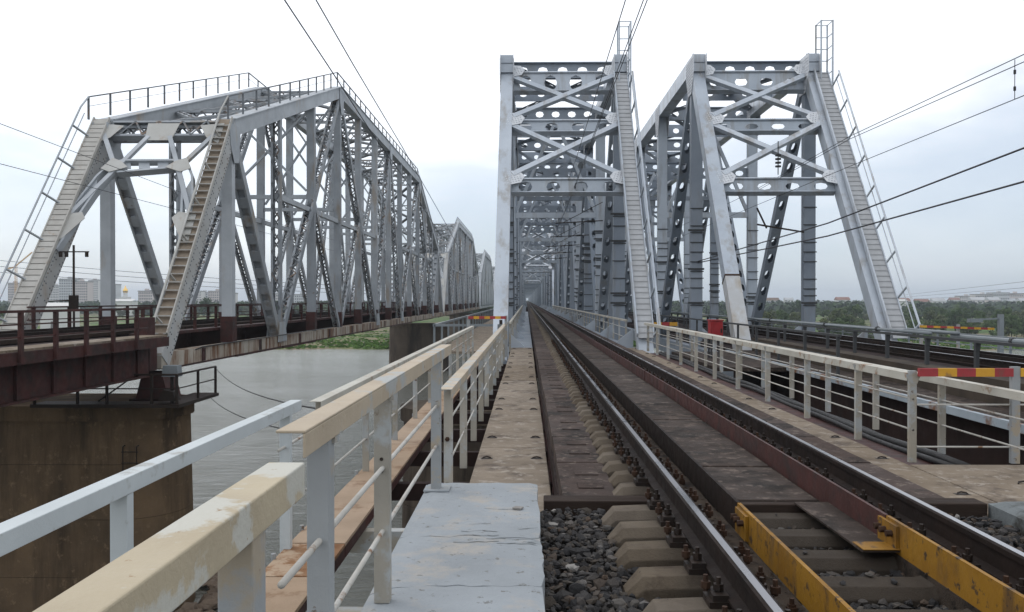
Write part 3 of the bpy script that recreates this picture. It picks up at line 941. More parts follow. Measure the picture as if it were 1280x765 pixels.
    for x, xi in ((xr - .75, -1), (xl + .75, 1)):
        P.put('deck_edge', MB().box(x - .35, x + .35, Y[0], Y[14], -.02, .10), 'maroon')
        rl = MB()
        for z in (1.12, .62):
            rl.bar((x, Y[0], z), (x, Y[14], z), .07, .06 if z > 1 else .04)
        ro = P.put('deck_railing', rl, 'maroon')
        pp = None
        for k in range(42):
            y = Y[0] + .4 + k * 2.6
            if detail:
                if pp is None:
                    pp = MB().box(x - .06, x + .06, y - .05, y + .05, .1, 1.1).build('railing_post', 'maroon', ro)
                else:
                    rep(pp, (0, k * 2.6, 0), ro)
            else:
                P.joined.box(x - .06, x + .06, y - .05, y + .05, .1, 1.1)
    # stairs on the front end posts
    if detail == 2:
        for x, wide, mt, ns in ((xl, .72, 'stair_tan', .30), (xr, .66, 'stair_tan', .42)):
            so2 = -.06 if x == xl else 0
            a, b = V((x + so2, Y[0], zb)), V((x + so2, Y[1], z1))
            d = (b - a).normalized()
            nrm = d.cross(V((1, 0, 0))).normalized()
            if nrm.y > 0:
                nrm = -nrm
            t0, t1 = (.9, (b - a).length + .1)
            la = MB()
            for o in (-wide / 2, wide / 2):
                la.bar(a + d * t0 + nrm * .55 + V((o, 0, 0)), a + d * t1 + nrm * .55 + V((o, 0, 0)), .05, .15)
            if x == xl:
                la.bar(a + d * t0 + nrm * .48, a + d * t1 + nrm * .48, wide, .02)
            lad = la.build('stair', mt, root)
            if x == xr:
                MB().bar(a + d * t0 + nrm * .43, a + d * t1 + nrm * .43, wide - .06, .02).build("stair_back", "stair_rust", lad)
            p = a + d * t0 + nrm * .57
            tr = MB().bar(p - d * .13, p + d * .13, wide - .04, .03) if x == xl else MB().box(p.x - wide / 2 + .02, p.x + wide / 2 - .02, p.y - .07, p.y + .09, p.z - .03, p.z + .02)
            t0b = tr.build('tread', mt, lad)
            for k in range(1, int((t1 - t0) / ns)):
                rep(t0b, d * (ns * k), lad)
            h = MB()
            off = V((-wide / 2 - .35, 0, 0)) if x == xl else V((-.12, 0, 0))
            hh = 1.25 if x == xl else .95
            q0, q1 = a + d * .6 + nrm * hh + off, a + d * (t1) + nrm * hh + off
            h.tube([q0, q1, V((x - .9 if x == xl else x, Y[1], z1 + 1.5))], .045, 6)
            if x == xl:
                h.tube([q0 - nrm * .4, q1 - nrm * .4], .025, 5)
            for k in range(6):
                q = q0.lerp(q1, (k + .4) / 6)
                h.bar(q, q - nrm * (hh - .5) - off * .7, .10, .05)
            h.build('stair_handrail', 'rivet_tan' if x == xr else 'rivet_grey', root)
    if not detail:
        return mesh_thing(P.joined, 'riveted_truss_bridge', A, label, 'truss bridge', ((xl + xr) / 2, y0, zb), group)
    return root

YL = 32.4
riveted_span(YL, 'near riveted truss span on the left, peaked, with stairs up its end posts', 2)
riveted_span(YL + 110.7, 'second riveted truss span on the left, peaking behind the end of the first', 1)
riveted_span(YL + 221.4, 'third riveted truss span on the left, small beyond the second peak', 0)
riveted_span(YL + 332.1, 'farthest riveted truss span on the left, beside the white end post', 0)

# ------------------------------------------------------------------ piers
def pier_mesh(x0, x1, y, r, z0, z1, batter=0.02, ztop=None):
    ztop = z1 if ztop is None else ztop
    """stadium plan pier along X with rounded ends and a slight batter"""
    mb = MB()
    ring = []
    for k in range(25):
        t = -math.pi / 2 + math.pi * k / 24
        ring.append((x1 - r + r * math.cos(t), r * math.sin(t)))
    for k in range(25):
        t = math.pi / 2 + math.pi * k / 24
        ring.append((x0 + r + r * math.cos(t), r * math.sin(t)))
    n = len(ring)
    levels = 2
    for l in range(levels + 1):
        z = z0 + (z1 - z0) * l / levels
        g = batter * (ztop - z)
        for x, dy in ring:
            sx = g * (1 if x > (x0 + x1) / 2 else -1)
            mb.v.append(V((x + sx, y + dy * (1 + g / r), z)))
    for l in range(levels):
        for j in range(n):
            mb.f.append((l * n + j, l * n + (j + 1) % n, (l + 1) * n + (j + 1) % n, (l + 1) * n + j))
    mb.f.append(tuple(levels * n + j for j in range(n)))
    return mb
def pier(x0, x1, y, r, z1, label, m='pier', group='river piers'):
    t = thing('bridge_pier', label, 'pier', ((x0 + x1) / 2, y, WZ - 1), group)
    zz_ = [WZ - 1, -8.7, -6.6, -4.6, z1 - .55]
    for a_, b_ in zip(zz_, zz_[1:]):
        pier_mesh(x0, x1, y, r, a_ + .008, b_ - .008, .02, z1 - .55).build('shaft_lift', m, t)
    pier_mesh(x0 + .03, x1 - .03, y, r - .03, WZ - 1, z1 - .56, .02).build('shaft_core', 'soot', t)
    pier_mesh(x0 - .14, x1 + .14, y, r + .14, z1 - .548, z1, 0).build('cap', m, t)
    return t
pl = pier(-23.9, -13.15, 32.6, 2.0, EYE - 3.86, 'big brown concrete pier under the near end of the riveted bridge', 'pier')
for k in range(12):                       # pour joints and old brackets on the shaft
    pass
ir = MB()
for q in range(2):
    ir.tube([(-14.6 + q * .5, 30.55, -3.9), (-14.6 + q * .5, 30.4, -3.9), (-14.6 + q * .5, 30.4, -5.0)], .03, 5)
for q in range(3):
    ir.bar((-14.65, 30.4, -4.1 - .4 * q), (-14.05, 30.4, -4.1 - .4 * q), .03, .05, wd=(0, 0, 1))
ir.build('iron_rungs', 'iron_dark', pl)
pier(-23.0, -12.9, YL + 110, 2.2, EYE - 3.9, 'brown pier standing in the river under the joint of the first and second riveted spans', 'pier_grey')
for k in (2, 3):
    pier(-23.0, -12.9, YL + 110.7 * k - .6, 2.2, EYE - 3.9, '%s pier of the riveted bridge, on the grassy shore' % ('third' if k == 2 else 'fourth'), 'pier_grey')
pier(-4.9, 17.5, 34.0, 1.9, EYE - 4.2, 'brown pier behind the walkway railing, under the white end post', 'pier_grey')
pier(-4.5, 17.5, 34.0 + 110, 1.9, EYE - 4.2, 'distant pier under the grey trusses', 'pier_grey')
# bearings on the near pier
for x, w in ((-14.2, 'near'), (-20.0, "far")):
    b = thing('bridge_bearing', 'dark red bearing under the %s corner of the riveted bridge' % ('right' if w == 'near' else 'left'), 'bearing', (x, 32.5, EYE - 3.86), 'bearings on the near pier')
    MB().prism([(x - .65, 31.9, EYE - 3.85), (x + .65, 31.9, EYE - 3.85), (x + .4, 31.9, -1.45), (x - .4, 31.9, -1.45)], (0, 1.2, 0)).build('pedestal', 'maroon', b)
    MB().box(x - .8, x + .8, 31.75, 33.25, EYE - 3.858, EYE - 3.75).build('base_plate', 'maroon_dark', b)
    MB().box(x - .42, x + .42, 31.95, 33.0, -1.44, -1.36).build('top_plate', 'maroon_dark', b)
# railed platform round the end of the near pier
ip = thing('inspection_platform', 'railed iron platform round the top of the brown pier', 'platform', (-14, 31, EYE - 3.86))
zf = EYE - 3.70
MB().box(-17.6, -12.3, 29.75, 30.75, zf - .12, zf).build('floor_plate', 'iron_dark', ip)
MB().box(-13.3, -12.3, 30.75, 33.7, zf - .125, zf - .005).build('floor_plate', 'iron_dark', ip)
r1 = [(-17.5, 29.85, zf), (-12.4, 29.85, zf), (-12.4, 33.6, zf)]
rl = MB()
for h, r_ in ((1.05, .04), (.55, .025)):
    rl.tube([V(p) + V((0, 0, h)) for p in r1], r_, 6)
rl.build('rail', 'iron_dark', ip)
for x, y in ((-17.5, 29.85), (-15.95, 29.85), (-14.9, 29.85), (-13.3, 29.85), (-12.4, 29.85), (-12.4, 31.8), (-12.4, 33.6)):
    MB().box(x - .04, x + .04, y - .04, y + .04, zf - .005, zf + 1.06).build('railing_post', 'iron_dark', ip)
fl = thing('floodlight', 'dark floodlight on a stalk in the corner of the pier platform', 'lamp', (-12.75, 30.3, zf))
MB().box(-12.8, -12.7, 30.25, 30.35, zf, zf + .95).build('stalk', 'iron_dark', fl)
MB().prism([(-13.05, 30.1, zf + .95), (-12.45, 30.1, zf + .95), (-12.5, 30.1, zf + 1.35), (-13.0, 30.1, zf + 1.35)], (0, .4, 0)).build('lamp_head', 'pipe_grey', fl)
MB().prism([(-13.15, 30.0, zf + .1), (-12.5, 30.0, zf + .1), (-12.6, 30.0, zf + .42), (-12.95, 30.0, zf + .5)], (0, .45, 0)).build('ballast_box', 'iron_dark', fl)

mb = MB()                                   # rubble round the foot of the pier
def rock(mb, c, r, rn, flat=.7):
    i = len(mb.v)
    t = (1 + 5 ** .5) / 2
    base = [(-1, t, 0), (1, t, 0), (-1, -t, 0), (1, -t, 0), (0, -1, t), (0, 1, t), (0, -1, -t), (0, 1, -t), (t, 0, -1), (t, 0, 1), (-t, 0, -1), (-t, 0, 1)]
    rot = Matrix.Rotation(rn.uniform(0, 6.28), 3, 'Z') @ Matrix.Rotation(rn.uniform(-.6, .6), 3, 'X')
    sx, sy, sz = rn.uniform(.75, 1.35), rn.uniform(.6, 1.0), rn.uniform(.32, .85) * flat / .7
    for p in base:
        q = V(p).normalized() * rn.uniform(.62, 1.28)
        mb.v.append(V(c) + rot @ V((q.x * sx, q.y * sy, q.z * sz)) * r)
    for f in ((0, 11, 5), (0, 5, 1), (0, 1, 7), (0, 7, 10), (0, 10, 11), (1, 5, 9), (5, 11, 4), (11, 10, 2), (10, 7, 6), (7, 1, 8), (3, 9, 4), (3, 4, 2), (3, 2, 6), (3, 6, 8), (3, 8, 9), (4, 9, 5), (2, 4, 11), (6, 2, 10), (8, 6, 7), (9, 8, 1)):
        mb.f.append(tuple(i + k for k in f))
for k in range(500):
    a = rnd.uniform(0, 6.28)
    rr = 2.0 + rnd.random() * 3.0
    x = -14.2 + math.cos(a) * rr if math.cos(a) > 0 else rnd.uniform(-24, -14)
    y = 32.6 + math.sin(a) * rr
    rock(mb, (x, y, WZ - .1 + (5 - rr) * .1), rnd.uniform(.15, .5), rnd)
tag(mb.build('riprap_stones', 'slab_side'), 'pale broken stones at the waterline round the brown pier', 'stones', kind='stuff')

# ------------------------------------------------------------------ left approach girder
ap = thing('approach_span', 'dark red plate girder span leading onto the riveted bridge at the left edge', 'girder bridge', (-17, 20, -1.4))
for x in (-13.95, -19.9):
    g = MB().box(x - .03, x + .03, 2, 31.0, -1.34, -.15)
    g.box(x - .25, x + .25, 2, 31.0, -1.40, -1.341)
    g.box(x - .25, x + .25, 2, 31.0, -.149, -.09)
    go = g.build('plate_girder', 'maroon', ap)
    for k in range(16):
        y = 3 + k * 1.8
        MB().box(x + .031, x + .12, y - .03, y + .03, -1.335, -.155).build('stiffener', 'maroon', go)
MB().box(-20.6, -14.3, 2, 31.2, -.09, .02).build('deck_plate', 'maroon_dark', ap)
pk = None
for k in range(9):
    y = 2 + k * 3.25
    if pk is None:
        pk = MB().box(-14.28, -13.32, y, y + 3.22, -.085, .10).build('deck_slab', 'tan_slab', ap)
    else:
        rep(pk, (0, k * 3.25, 0), ap)
MB().box(-13.318, -13.24, 2, 31.2, -.30, .04).build('edge_channel', 'maroon', ap)
bx = MB().box(-14.6, -14.0, 31.25, 31.9, -1.25, -.02)
bx.box(-14.55, -14.05, 31.2, 31.85, -.019, .75)
bx.build('end_cabinet', 'maroon', ap)
def railing_simple(x, y0, y1, z0, step, m, ap, hs=((1.0, .08, .07), (.66, .04, .04), (.33, .04, .04))):
    r_ = MB()
    for h, w, t in hs:
        r_.bar((x, y0, z0 + h), (x, y1, z0 + h), w, t)
    ro = r_.build('railing', m, ap)
    pp = None
    n_ = int((y1 - y0) / step)
    for k in range(n_ + 1):
        y = y0 + .1 + k * step
        if pp is None:
            pp = MB().box(x - .05, x + .05, y - .06, y + .06, z0 - .35, z0 + .97).build('railing_post', m, ro)
        else:
            rep(pp, (0, k * step, 0), ro)
railing_simple(-13.19, 2, 29.4, .10, 1.65, 'maroon', ap)
railing_simple(-20.5, 2, 31.0, .10, 1.65, 'maroon', ap)
for x, dname in ((-16.3, 'right'), (-17.85, 'left')):
    mesh_thing(MB().box(x - .04, x + .04, 2, 480, .20, .34), 'steel_rail', 'rail_rust', '%s rail of the track on the riveted bridge' % dname, 'rail', (x, 2, .2), 'rails of the riveted bridge')
mesh_thing(MB().box(-18.4, -15.7, 2, 480, .06, .19), 'sleeper_deck', 'timber', 'dark timber sleepers joined in one bed under the rails of the riveted bridge', 'sleeper', (-17, 2, .06))
# signal pole seen through the left portal
sp = thing('signal_pole', 'thin dark pole with cross arms and a box, standing behind the left end post', 'pole', (-18.95, 35.2, 0))
MB().tube([(-18.95, 35.2, 0), (-18.95, 35.2, 3.7)], .045, 6).build('pole', 'iron_dark', sp)
MB().bar((-19.55, 35.2, 3.42), (-18.3, 35.2, 3.42), .04, .05, wd=(0, 1, 0)).build('cross_arm', 'iron_dark', sp)
MB().box(-19.12, -18.80, 35.1, 35.3, .95, 1.6).build('control_box', 'iron_dark', sp)
MB().tube([(-20.05, 35.2, 2.8), (-20.05, 35.2, 1.35), (-19.1, 35.2, 1.38)], .035, 5).build('bracket', 'iron_dark', sp)
for x in (-19.5, -19.25, -18.4):
    MB().tube([(x, 35.2, 3.2), (x, 35.2, 3.42)], .07, 6).build('insulator', 'iron_dark', sp)

# ------------------------------------------------------------------ the near track
RX = (1.13, 2.73)
prof_r = [(-.075, -.18), (.075, -.18), (.075, -.166), (.016, -.148), (.012, -.05), (.036, -.038), (.037, -.006), (.026, 0), (-.026, 0), (-.037, -.006), (-.036, -.038), (-.012, -.05), (-.016, -.148), (-.075, -.166)]
for x, dname in zip(RX, ('left', 'right')):
    t = thing('steel_rail', '%s rail of the near track, running straight ahead through the tall portal' % dname, 'rail', (x, .5, -.18), 'rails of the near track')
    MB().prism([(x + a, .5, b) for a, b in prof_r], (0, 999, 0)).build('rail_body', 'rail_rust', t)
    MB().box(x - .020, x + .022, .5, 999, .0005, .002).build('running_surface', 'rail_head', t)

def sleeper_mesh(mb, y, ends):
    """concrete sleeper with sloped shoulders; ends = half length"""
    cx = 1.93
    sec = [(-ends, -.33, .10), (-ends + .10, -.225, .145), (-1.0, -.215, .15), (-.58, -.225, .15), (-.42, -.275, .15), (.42, -.275, .15), (.58, -.225, .15), (1.0, -.215, .15), (ends - .10, -.225, .145), (ends, -.33, .10)]
    i = len(mb.v)
    for dx, zt, hw in sec:
        x = cx + dx
        mb.v += [V((x, y - hw, -.46)), V((x, y - hw, zt - .06)), V((x, y - hw * .62, zt)), V((x, y + hw * .62, zt)), V((x, y + hw, zt - .06)), V((x, y + hw, -.46))]
    for k in range(len(sec) - 1):
        for j in range(5):
            a = i + k * 6 + j
            mb.f.append((a, a + 1, a + 7, a + 6))
    mb.f.append(tuple(i + k for k in range(6)))
    e = i + (len(sec) - 1) * 6
    mb.f.append(tuple(e + k for k in reversed(range(6))))

def sleeper(y, ends, label, group):
    t = thing('concrete_sleeper', label, 'sleeper', (1.93, y, -.46), group)
    m_ = MB()
    sleeper_mesh(m_, y, ends)
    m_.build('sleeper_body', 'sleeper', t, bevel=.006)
    for x in RX:
        bp_ = MB().box(x - .18, x + .18, y - .085, y + .085, -.216, -.182)
        bp_.box(x - .16, x - .075, y - .075, y + .075, -.182, -.150)
        bp_.box(x + .075, x + .16, y - .075, y + .075, -.182, -.150)
        bo = bp_.build('base_plate', 'iron_dark', t)
        for dx, dy in ((-.115, -.0), (-.175, .04), (.115, 0), (.175, -.04)):
            b = MB().tube([(x + dx, y + dy, -.16), (x + dx, y + dy, -.075)], .014, 6)
            b.tube([(x + dx, y + dy, -.145), (x + dx, y + dy, -.11)], .028, 6)
            b.build('bolt', 'bolt_rust' if abs(dx) > .15 else 'iron_dark', bo)
    return t
rb0 = random.Random(17)
s0 = sleeper(4.05, 1.35, 'sixth ballast sleeper from the black timber baulk, cut by the bottom edge', 'sleepers in the open ballast')
for k, y in enumerate((3.05, 3.55, 4.52, 5.08, 5.62, 6.14, 6.62)):
    rep_tree(s0, (rb0.uniform(-.015, .015), y - 4.05 + rb0.uniform(-.012, .012), 0))['label'] = {6.62: 'concrete sleeper in the ballast next to the black timber baulk', 6.14: 'second ballast sleeper from the black timber baulk', 5.62: 'third ballast sleeper from the black timber baulk', 5.08: 'fourth ballast sleeper from the black timber baulk', 4.52: 'fifth ballast sleeper from the black timber baulk, at the bottom of the picture'}.get(y, 'concrete sleeper in the ballast at or below the bottom edge of the picture')
s1 = sleeper(7.45, 1.20, 'first sleeper end poking out of the brown slabs beyond the black timber baulk', 'sleepers in the slab deck')
for k in range(1, 50):
    c = rep_tree(s1, (rb0.uniform(-.02, .02), .5 * k + rb0.uniform(-.02, .02), 0))
    c['label'] = ORD[k] + ' sleeper end poking out of the brown slabs beyond the black timber baulk' if k < 12 else 'far sleeper end in the brown slabs, beyond the twelfth from the timber baulk'
mb = MB()
for k in range(50, 330):
    sleeper_mesh(mb, 7.45 + .5 * k, 1.2)
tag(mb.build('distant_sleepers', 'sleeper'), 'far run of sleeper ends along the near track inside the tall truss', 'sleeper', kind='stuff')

# ballast
mb = MB()
mb.box(.085, 3.76, -2, 6.93, -.9, -.40)
tag(mb.build('ballast_bed', 'ballast_bed'), kind='structure')
mb, mp_ = MB(), MB()
rb = random.Random(3)
for k in range(12500):
    x = rb.uniform(.10, 3.72)
    y = rb.uniform(2.6, 6.92)
    if abs(x - 1.13) < .2 or abs(x - 2.73) < .16:
        continue
    zb_ = -.385 + rb.uniform(0, .045)
    if x < .62:
        zb_ += .035
    near = min(abs(y - s) for s in (3.05, 3.55, 4.05, 4.52, 5.08, 5.62, 6.14, 6.62))
    if .58 < x < 3.28 and near < .13:
        if rb.random() > .03 or near > .07:
            continue
        zb_, r_fix = -.205 if x < 1.35 or x > 2.5 else -.262, 1
    r_ = (.012 + .032 * rb.random() ** 1.3) * (1.25 if rb.random() < .2 else 1)
    rock(mp_ if rb.random() < .006 else mb, (x, y, zb_), r_, rb, .8)
tag(mb.build('ballast_gravel', 'stone'), 'dark angular ballast between the grey block and the sleepers', 'ballast', kind='stuff')
tag(mp_.build('pale_gravel', 'pale_stone'), 'few pale stones scattered on the dark ballast', 'stones', kind='stuff')

# transverse timber at the end of the slabs, left and right
mesh_thing(MB().box(.145, 1.02, 6.96, 7.17, -.42, -.25), 'timber_beam', 'timber', 'black timber baulk across the end of the brown slabs left of the rail', 'timber', (.5, 7, -.4), 'baulks closing the ballast', bevel=.01)
mesh_thing(MB().box(2.86, 3.76, 6.96, 7.17, -.42, -.26), 'timber_beam', 'timber', 'black timber baulk right of the right rail beside the blue grey block', 'timber', (3.3, 7, -.4), 'baulks closing the ballast', bevel=.01)
mesh_thing(MB().box(1.52, 2.36, 6.72, 6.82, -.40, -.215), 'timber_beam', 'timber', 'brown plank closing the end of the middle slabs between the rails', 'timber', (1.9, 6.8, -.4), 'baulks closing the ballast', bevel=.008)

# deck slabs
def slab_row(name, x0, x1, z0, z1, ys, m, label, group, side=None, extra=None, bevel=.012, jit=.006, limit=300):
    rs = random.Random(hash(name) % 1000 + int(x0 * 100) if False else int(abs(x0) * 1000) + 5)
    for k in range(len(ys) - 1):
        a, b = ys[k] + .012, ys[k + 1] - .012
        dz = rs.uniform(-jit, jit)
        o = thing(name, label if isinstance(label, str) else label(k), 'slab', ((x0 + x1) / 2, a, z0), group)
        o['kind'] = 'thing'
        MB().box(x0 + rs.uniform(-jit, jit), x1 + rs.uniform(-jit, jit), a, b, z0 + dz, z1 + dz).build('slab_body', m, o, bevel=bevel)
        if extra:
            extra(o, k, a, b, dz)
def loops(xs_):
    def f(o, k, a, b, dz):
        if a > 40:
            return
        for y in (a + .80, b - .80):
            for x in xs_:
                lp = MB()
                pts = [V((x - .055, y, -.6 + dz)), V((x - .045, y + .01, -.585 + dz)), V((x, y + .035, -.580 + dz)), V((x + .045, y + .01, -.585 + dz)), V((x + .055, y, -.6 + dz))]
                lp.tube(pts, .009, 5)
                lp.box(x - .075, x + .075, y - .035, y + .05, -.60 + dz, -.597 + dz)
                lp.build('lifting_loop', 'iron_dark', o)
    return f
yt = [6.7, 11.5, 16.3, 21.1, 25.9, 30.7, 35.5]
slab_row('walkway_slab', -.63, .255, -.72, -.60, yt, 'tan_slab', lambda k: ('nearest tan slab of the left walkway, touching the grey block', 'second tan slab of the left walkway from the grey block', 'third tan slab of the left walkway from the grey block')[k] if k < 3 else 'distant tan slab of the left walkway', 'tan slabs of the left walkway', extra=loops((-.50, .13)))
ytr = [8.0, 11.6, 16.4, 21.2, 26.0, 30.8, 35.6]
slab_row('walkway_slab', 3.72, 4.66, -.72, -.60, ytr, 'tan_slab', lambda k: ('nearest tan slab right of the right rail', 'second tan slab right of the right rail')[k] if k < 2 else 'distant tan slab of the walkway right of the track', 'tan slabs of the right walkway', extra=loops((3.85, 4.5)))
slab_row('walkway_slab', -.63, .255, -.72, -.60, [35.5 + 4.8 * k for k in range(24)], 'steel_grey_dark', 'grey deck slab of the left walkway inside the tall truss', 'grey slabs inside the truss')
slab_row('walkway_slab', 3.72, 4.5, -.72, -.60, [35.6 + 4.8 * k for k in range(24)], 'steel_grey_dark', 'grey deck slab of the right walkway inside the tall truss', 'grey slabs inside the truss on the right')
yb = [7.19, 8.87, 10.55, 12.4, 14.0, 15.8, 17.5, 19.2, 20.9, 22.6, 24.3, 26, 27.7, 29.4, 31.1, 32.8, 34.5] + [36.2 + 1.7 * k for k in range(40)]
def marks(o, k, a, b, dz):
    if a > 22:
        return
    for y in (a + (b - a) * .33, a + (b - a) * .68):
        MB().box(.47, .70, y - .11, y + .11, -.297 + dz, -.290 + dz).build('slab_pad', 'brown_slab', o, bevel=.004)
slab_row('deck_slab', .32, .80, -.50, -.30, yb, 'brown_slab', lambda k: ORD[k] + ' brown slab left of the left rail, counted from the black timber baulk' if k < 9 else 'distant brown slab left of the left rail', 'brown slabs left of the rail', extra=marks)
ym = [6.84, 8.2, 9.65, 11.4, 13.1, 14.8, 16.5] + [18.2 + 1.7 * k for k in range(50)]
slab_row('deck_slab', 1.53, 2.35, -.34, -.205, ym, 'slab_mid', lambda k: ORD[k] + ' dark slab between the rails, counted from the yellow guard rails' if k < 9 else 'distant dark slab between the rails', 'slabs between the rails')
yr = [7.19, 8.9, 10.6, 12.3, 14, 15.7, 17.4] + [19.1 + 1.7 * k for k in range(48)]
slab_row('deck_slab', 2.95, 3.60, -.50, -.30, yr, 'brown_slab', lambda k: ORD[k] + ' brown slab right of the right rail, counted from the ballast' if k < 9 else 'distant brown slab right of the right rail', 'brown slabs right of the rail')
# strips of dirt that fill the gap between rail and guard
for x0, x1, nm in ((1.22, 1.475, 'left'), (2.385, 2.63, 'right')):
    d_ = MB()
    d_.box(x0, x1, 1.5, 1000, -.40, -.235)
    for k in range(900 if nm == 'left' else 400):
        rock(d_, (rb.uniform(x0, x1 - .02), 1.6 + rb.random() ** 1.6 * 26, -.236), rb.uniform(.008, .026), rb, .5)
    tag(d_.build('dirt_strip', 'dirt'), kind='structure')
# far deck under everything, so no water shows between slabs inside the truss
mesh_thing(MB().box(.30, 3.56, 7.2, 1000, -.62, -.47), 'deck_plate', 'maroon_dark', 'dark steel trough that carries the slabs of the near track', 'deck', (1.9, 7.2, -.62))
for x, nm in ((.55, 'left'), (3.31, 'right')):
    g = MB().box(x - .02, x + .02, 7.3, 33, -2.3, -.66)
    g.box(x - .22, x + .22, 7.3, 33, -2.36, -2.301)
    g.box(x - .22, x + .22, 7.3, 33, -.66, -.625)
    mesh_thing(g, 'plate_girder', 'maroon', '%s dark red girder under the near track between abutment and portal' % nm, 'girder', (x, 7.3, -2.3), 'girders under the near track')
mesh_thing(MB().box(.3, 3.6, 142, 1000, -2.2, -.66), 'deck_girder', 'maroon_dark', 'dark box of girders under the far part of the near track', 'girder', (2, 142, -2.2))
# brackets carrying the outer walkway
for k in range(12):
    y = 5.85 + k * 2.05
    mesh_thing(MB().box(-2.0, .3 if y > 7 else -.79, y - .06, y + .06, -.95, -.75), 'walkway_bracket', 'post_tan' if k < 2 else 'maroon_dark', 'steel bracket under the outer walkway, ' + ('beside the grey block' if k == 0 else ORD[k] + ' from the grey block'), 'bracket', (-1, y, -.9), 'brackets under the outer walkway')

# guard rails
def guard(x, y0, y1, m, label, inward, leg=True):
    t = thing('guard_rail', label, 'guard rail', (x, y0, -.26), 'guard rails between the running rails')
    MB().box(x - .012, x + .012, y0, y1, -.24, -.03).build('upright_leg', m, t)
    if leg:
        a, b = sorted((x + inward * .012, x + inward * .14))
        MB().box(a, b, y0, y1, -.20, -.188).build('flat_leg', m, t)
    return t
def joint_piece(t, x, y, sg, m):
    MB().box(x + min(sg * .013, sg * .035), x + max(sg * .013, sg * .035), y - .16, y + .12, -.22, -.05).build('joint_plate', m, t)
    for dy in (-.1, .0, .08):
        b = MB().tube([(x + sg * .03, y + dy, -.11), (x + sg * .075, y + dy, -.11)], .022, 6)
        b.build('bolt', 'bolt_rust', t)
gl = guard(1.50, .8, 6.0, 'yellow', 'yellow guard rail beside the left rail, ending at the slabs', 1, False)
joint_piece(gl, 1.50, 5.85, -1, 'yellow')
guard(1.50, 6.02, 1000, 'rail_rust', 'dark guard rail beside the left rail, running on from the yellow piece', 1, False)
gr = guard(2.40, .8, 5.66, 'yellow', 'yellow guard rail beside the right rail, bolted to the dark red one', -1, False)
gm = guard(2.40, 5.68, 17.1, 'maroon_plank', 'dark red guard rail beside the right rail, between the yellow piece and a dark joint', -1, False)
MB().prism([(2.39, 5.45, -.20), (2.15, 5.45, -.20), (2.12, 6.75, -.20), (2.39, 6.75, -.20)], (0, 0, -.014)).build('foot_plate', 'slab_mid', gm)
MB().prism([(2.39, 5.44, -.197), (2.152, 5.44, -.197), (2.150, 5.62, -.197), (2.39, 5.62, -.197)], (0, 0, .004)).build('painted_edge', 'yellow', gm)
joint_piece(gr, 2.40, 5.62, -1, 'yellow')
guard(2.40, 17.2, 1000, 'maroon_plank', 'far dark red guard rail beside the right rail, beyond the dark joint', -1, False)
for k in range(9):                                   # bolts standing in the dirt by the left guard
    y = 3.9 + k * .52
    b = MB().tube([(1.36 + .02 * (k % 2), y, -.24), (1.36 + .02 * (k % 2), y, -.15)], .013, 6)
    b.tube([(1.36 + .02 * (k % 2), y, -.235), (1.36 + .02 * (k % 2), y, -.195)], .030, 6)
    b.tube([(1.36 + .02 * (k % 2), y, -.195), (1.36 + .02 * (k % 2), y, -.18)], .022, 6)
    mesh_thing(b, 'track_bolt', 'bolt_rust', ORD[8 - k] + ' rusty bolt in the dirt beside the yellow guard rail, counted from the far end', 'bolt', (1.36, y, -.24), 'bolts by the yellow guard rail')

# ------------------------------------------------------------------ abutment and grey coping blocks
ab = thing('abutment', 'brown concrete abutment under the grey coping block and the ballast', 'abutment', (1.9, 0, WZ))
MB().box(-.72, 4.6, -6, 6.6, WZ - 1, -.905).build('abutment_wall', 'pier_grey', ab)
cb = thing('coping_block', 'pale grey painted concrete coping with cracks, in front of the tan walkway', 'concrete block', (-.35, 4, -.9))
rc = random.Random(11)
def wav(y, amp, n=14, x0=-.80, x1=.09):
    pts = []
    for k in range(n + 1):
        pts.append((x0 + (x1 - x0) * k / n, y + rc.uniform(-amp, amp)))
    return pts
cuts = [wav(-2, 0), wav(4.42, .018), wav(5.33, .03), wav(6.90, .012)]
cuts[1] = [(x, y - max(0, (-.5 - x)) * .35) for x, y in cuts[1]]
for c0, c1 in zip(cuts, cuts[1:]):
    m_ = MB()
    lo = [(x, y + .004) for x, y in c0]
    hi = [(x, y - .004) for x, y in c1]
    i = 0
    n_ = len(lo)
    rowsn = 10
    for r_ in range(rowsn + 1):
        for k in range(n_):
            f = r_ / rowsn
            x, y = lo[k][0], lo[k][1] * (1 - f) + hi[k][1] * f
            edge = .012 if (k in (0, n_ - 1)) else 0
            if k == n_ - 1:
                x += rc.uniform(-.012, .012)
            m_.v.append(V((x, y, -.09 - edge - rc.uniform(0, .0035))))
    nv = len(m_.v)
    m_.v += [V((p.x, p.y, -.9)) for p in m_.v[:nv]]
    for r_ in range(rowsn):
        for k in range(n_ - 1):
            a = r_ * n_ + k
            m_.f.append((a, a + 1, a + n_ + 1, a + n_))
    for k in range(n_ - 1):
        a = k
        m_.f.append((a + 1, a, nv + a, nv + a + 1))
        a = rowsn * n_ + k
        m_.f.append((a, a + 1, nv + a + 1, nv + a))
    for r_ in range(rowsn):
        a = r_ * n_
        m_.f.append((a, a + n_, nv + a + n_, nv + a))
        a = r_ * n_ + n_ - 1
        m_.f.append((a + n_, a, nv + a, nv + a + n_))
    m_.build('coping_segment', 'block', cb)
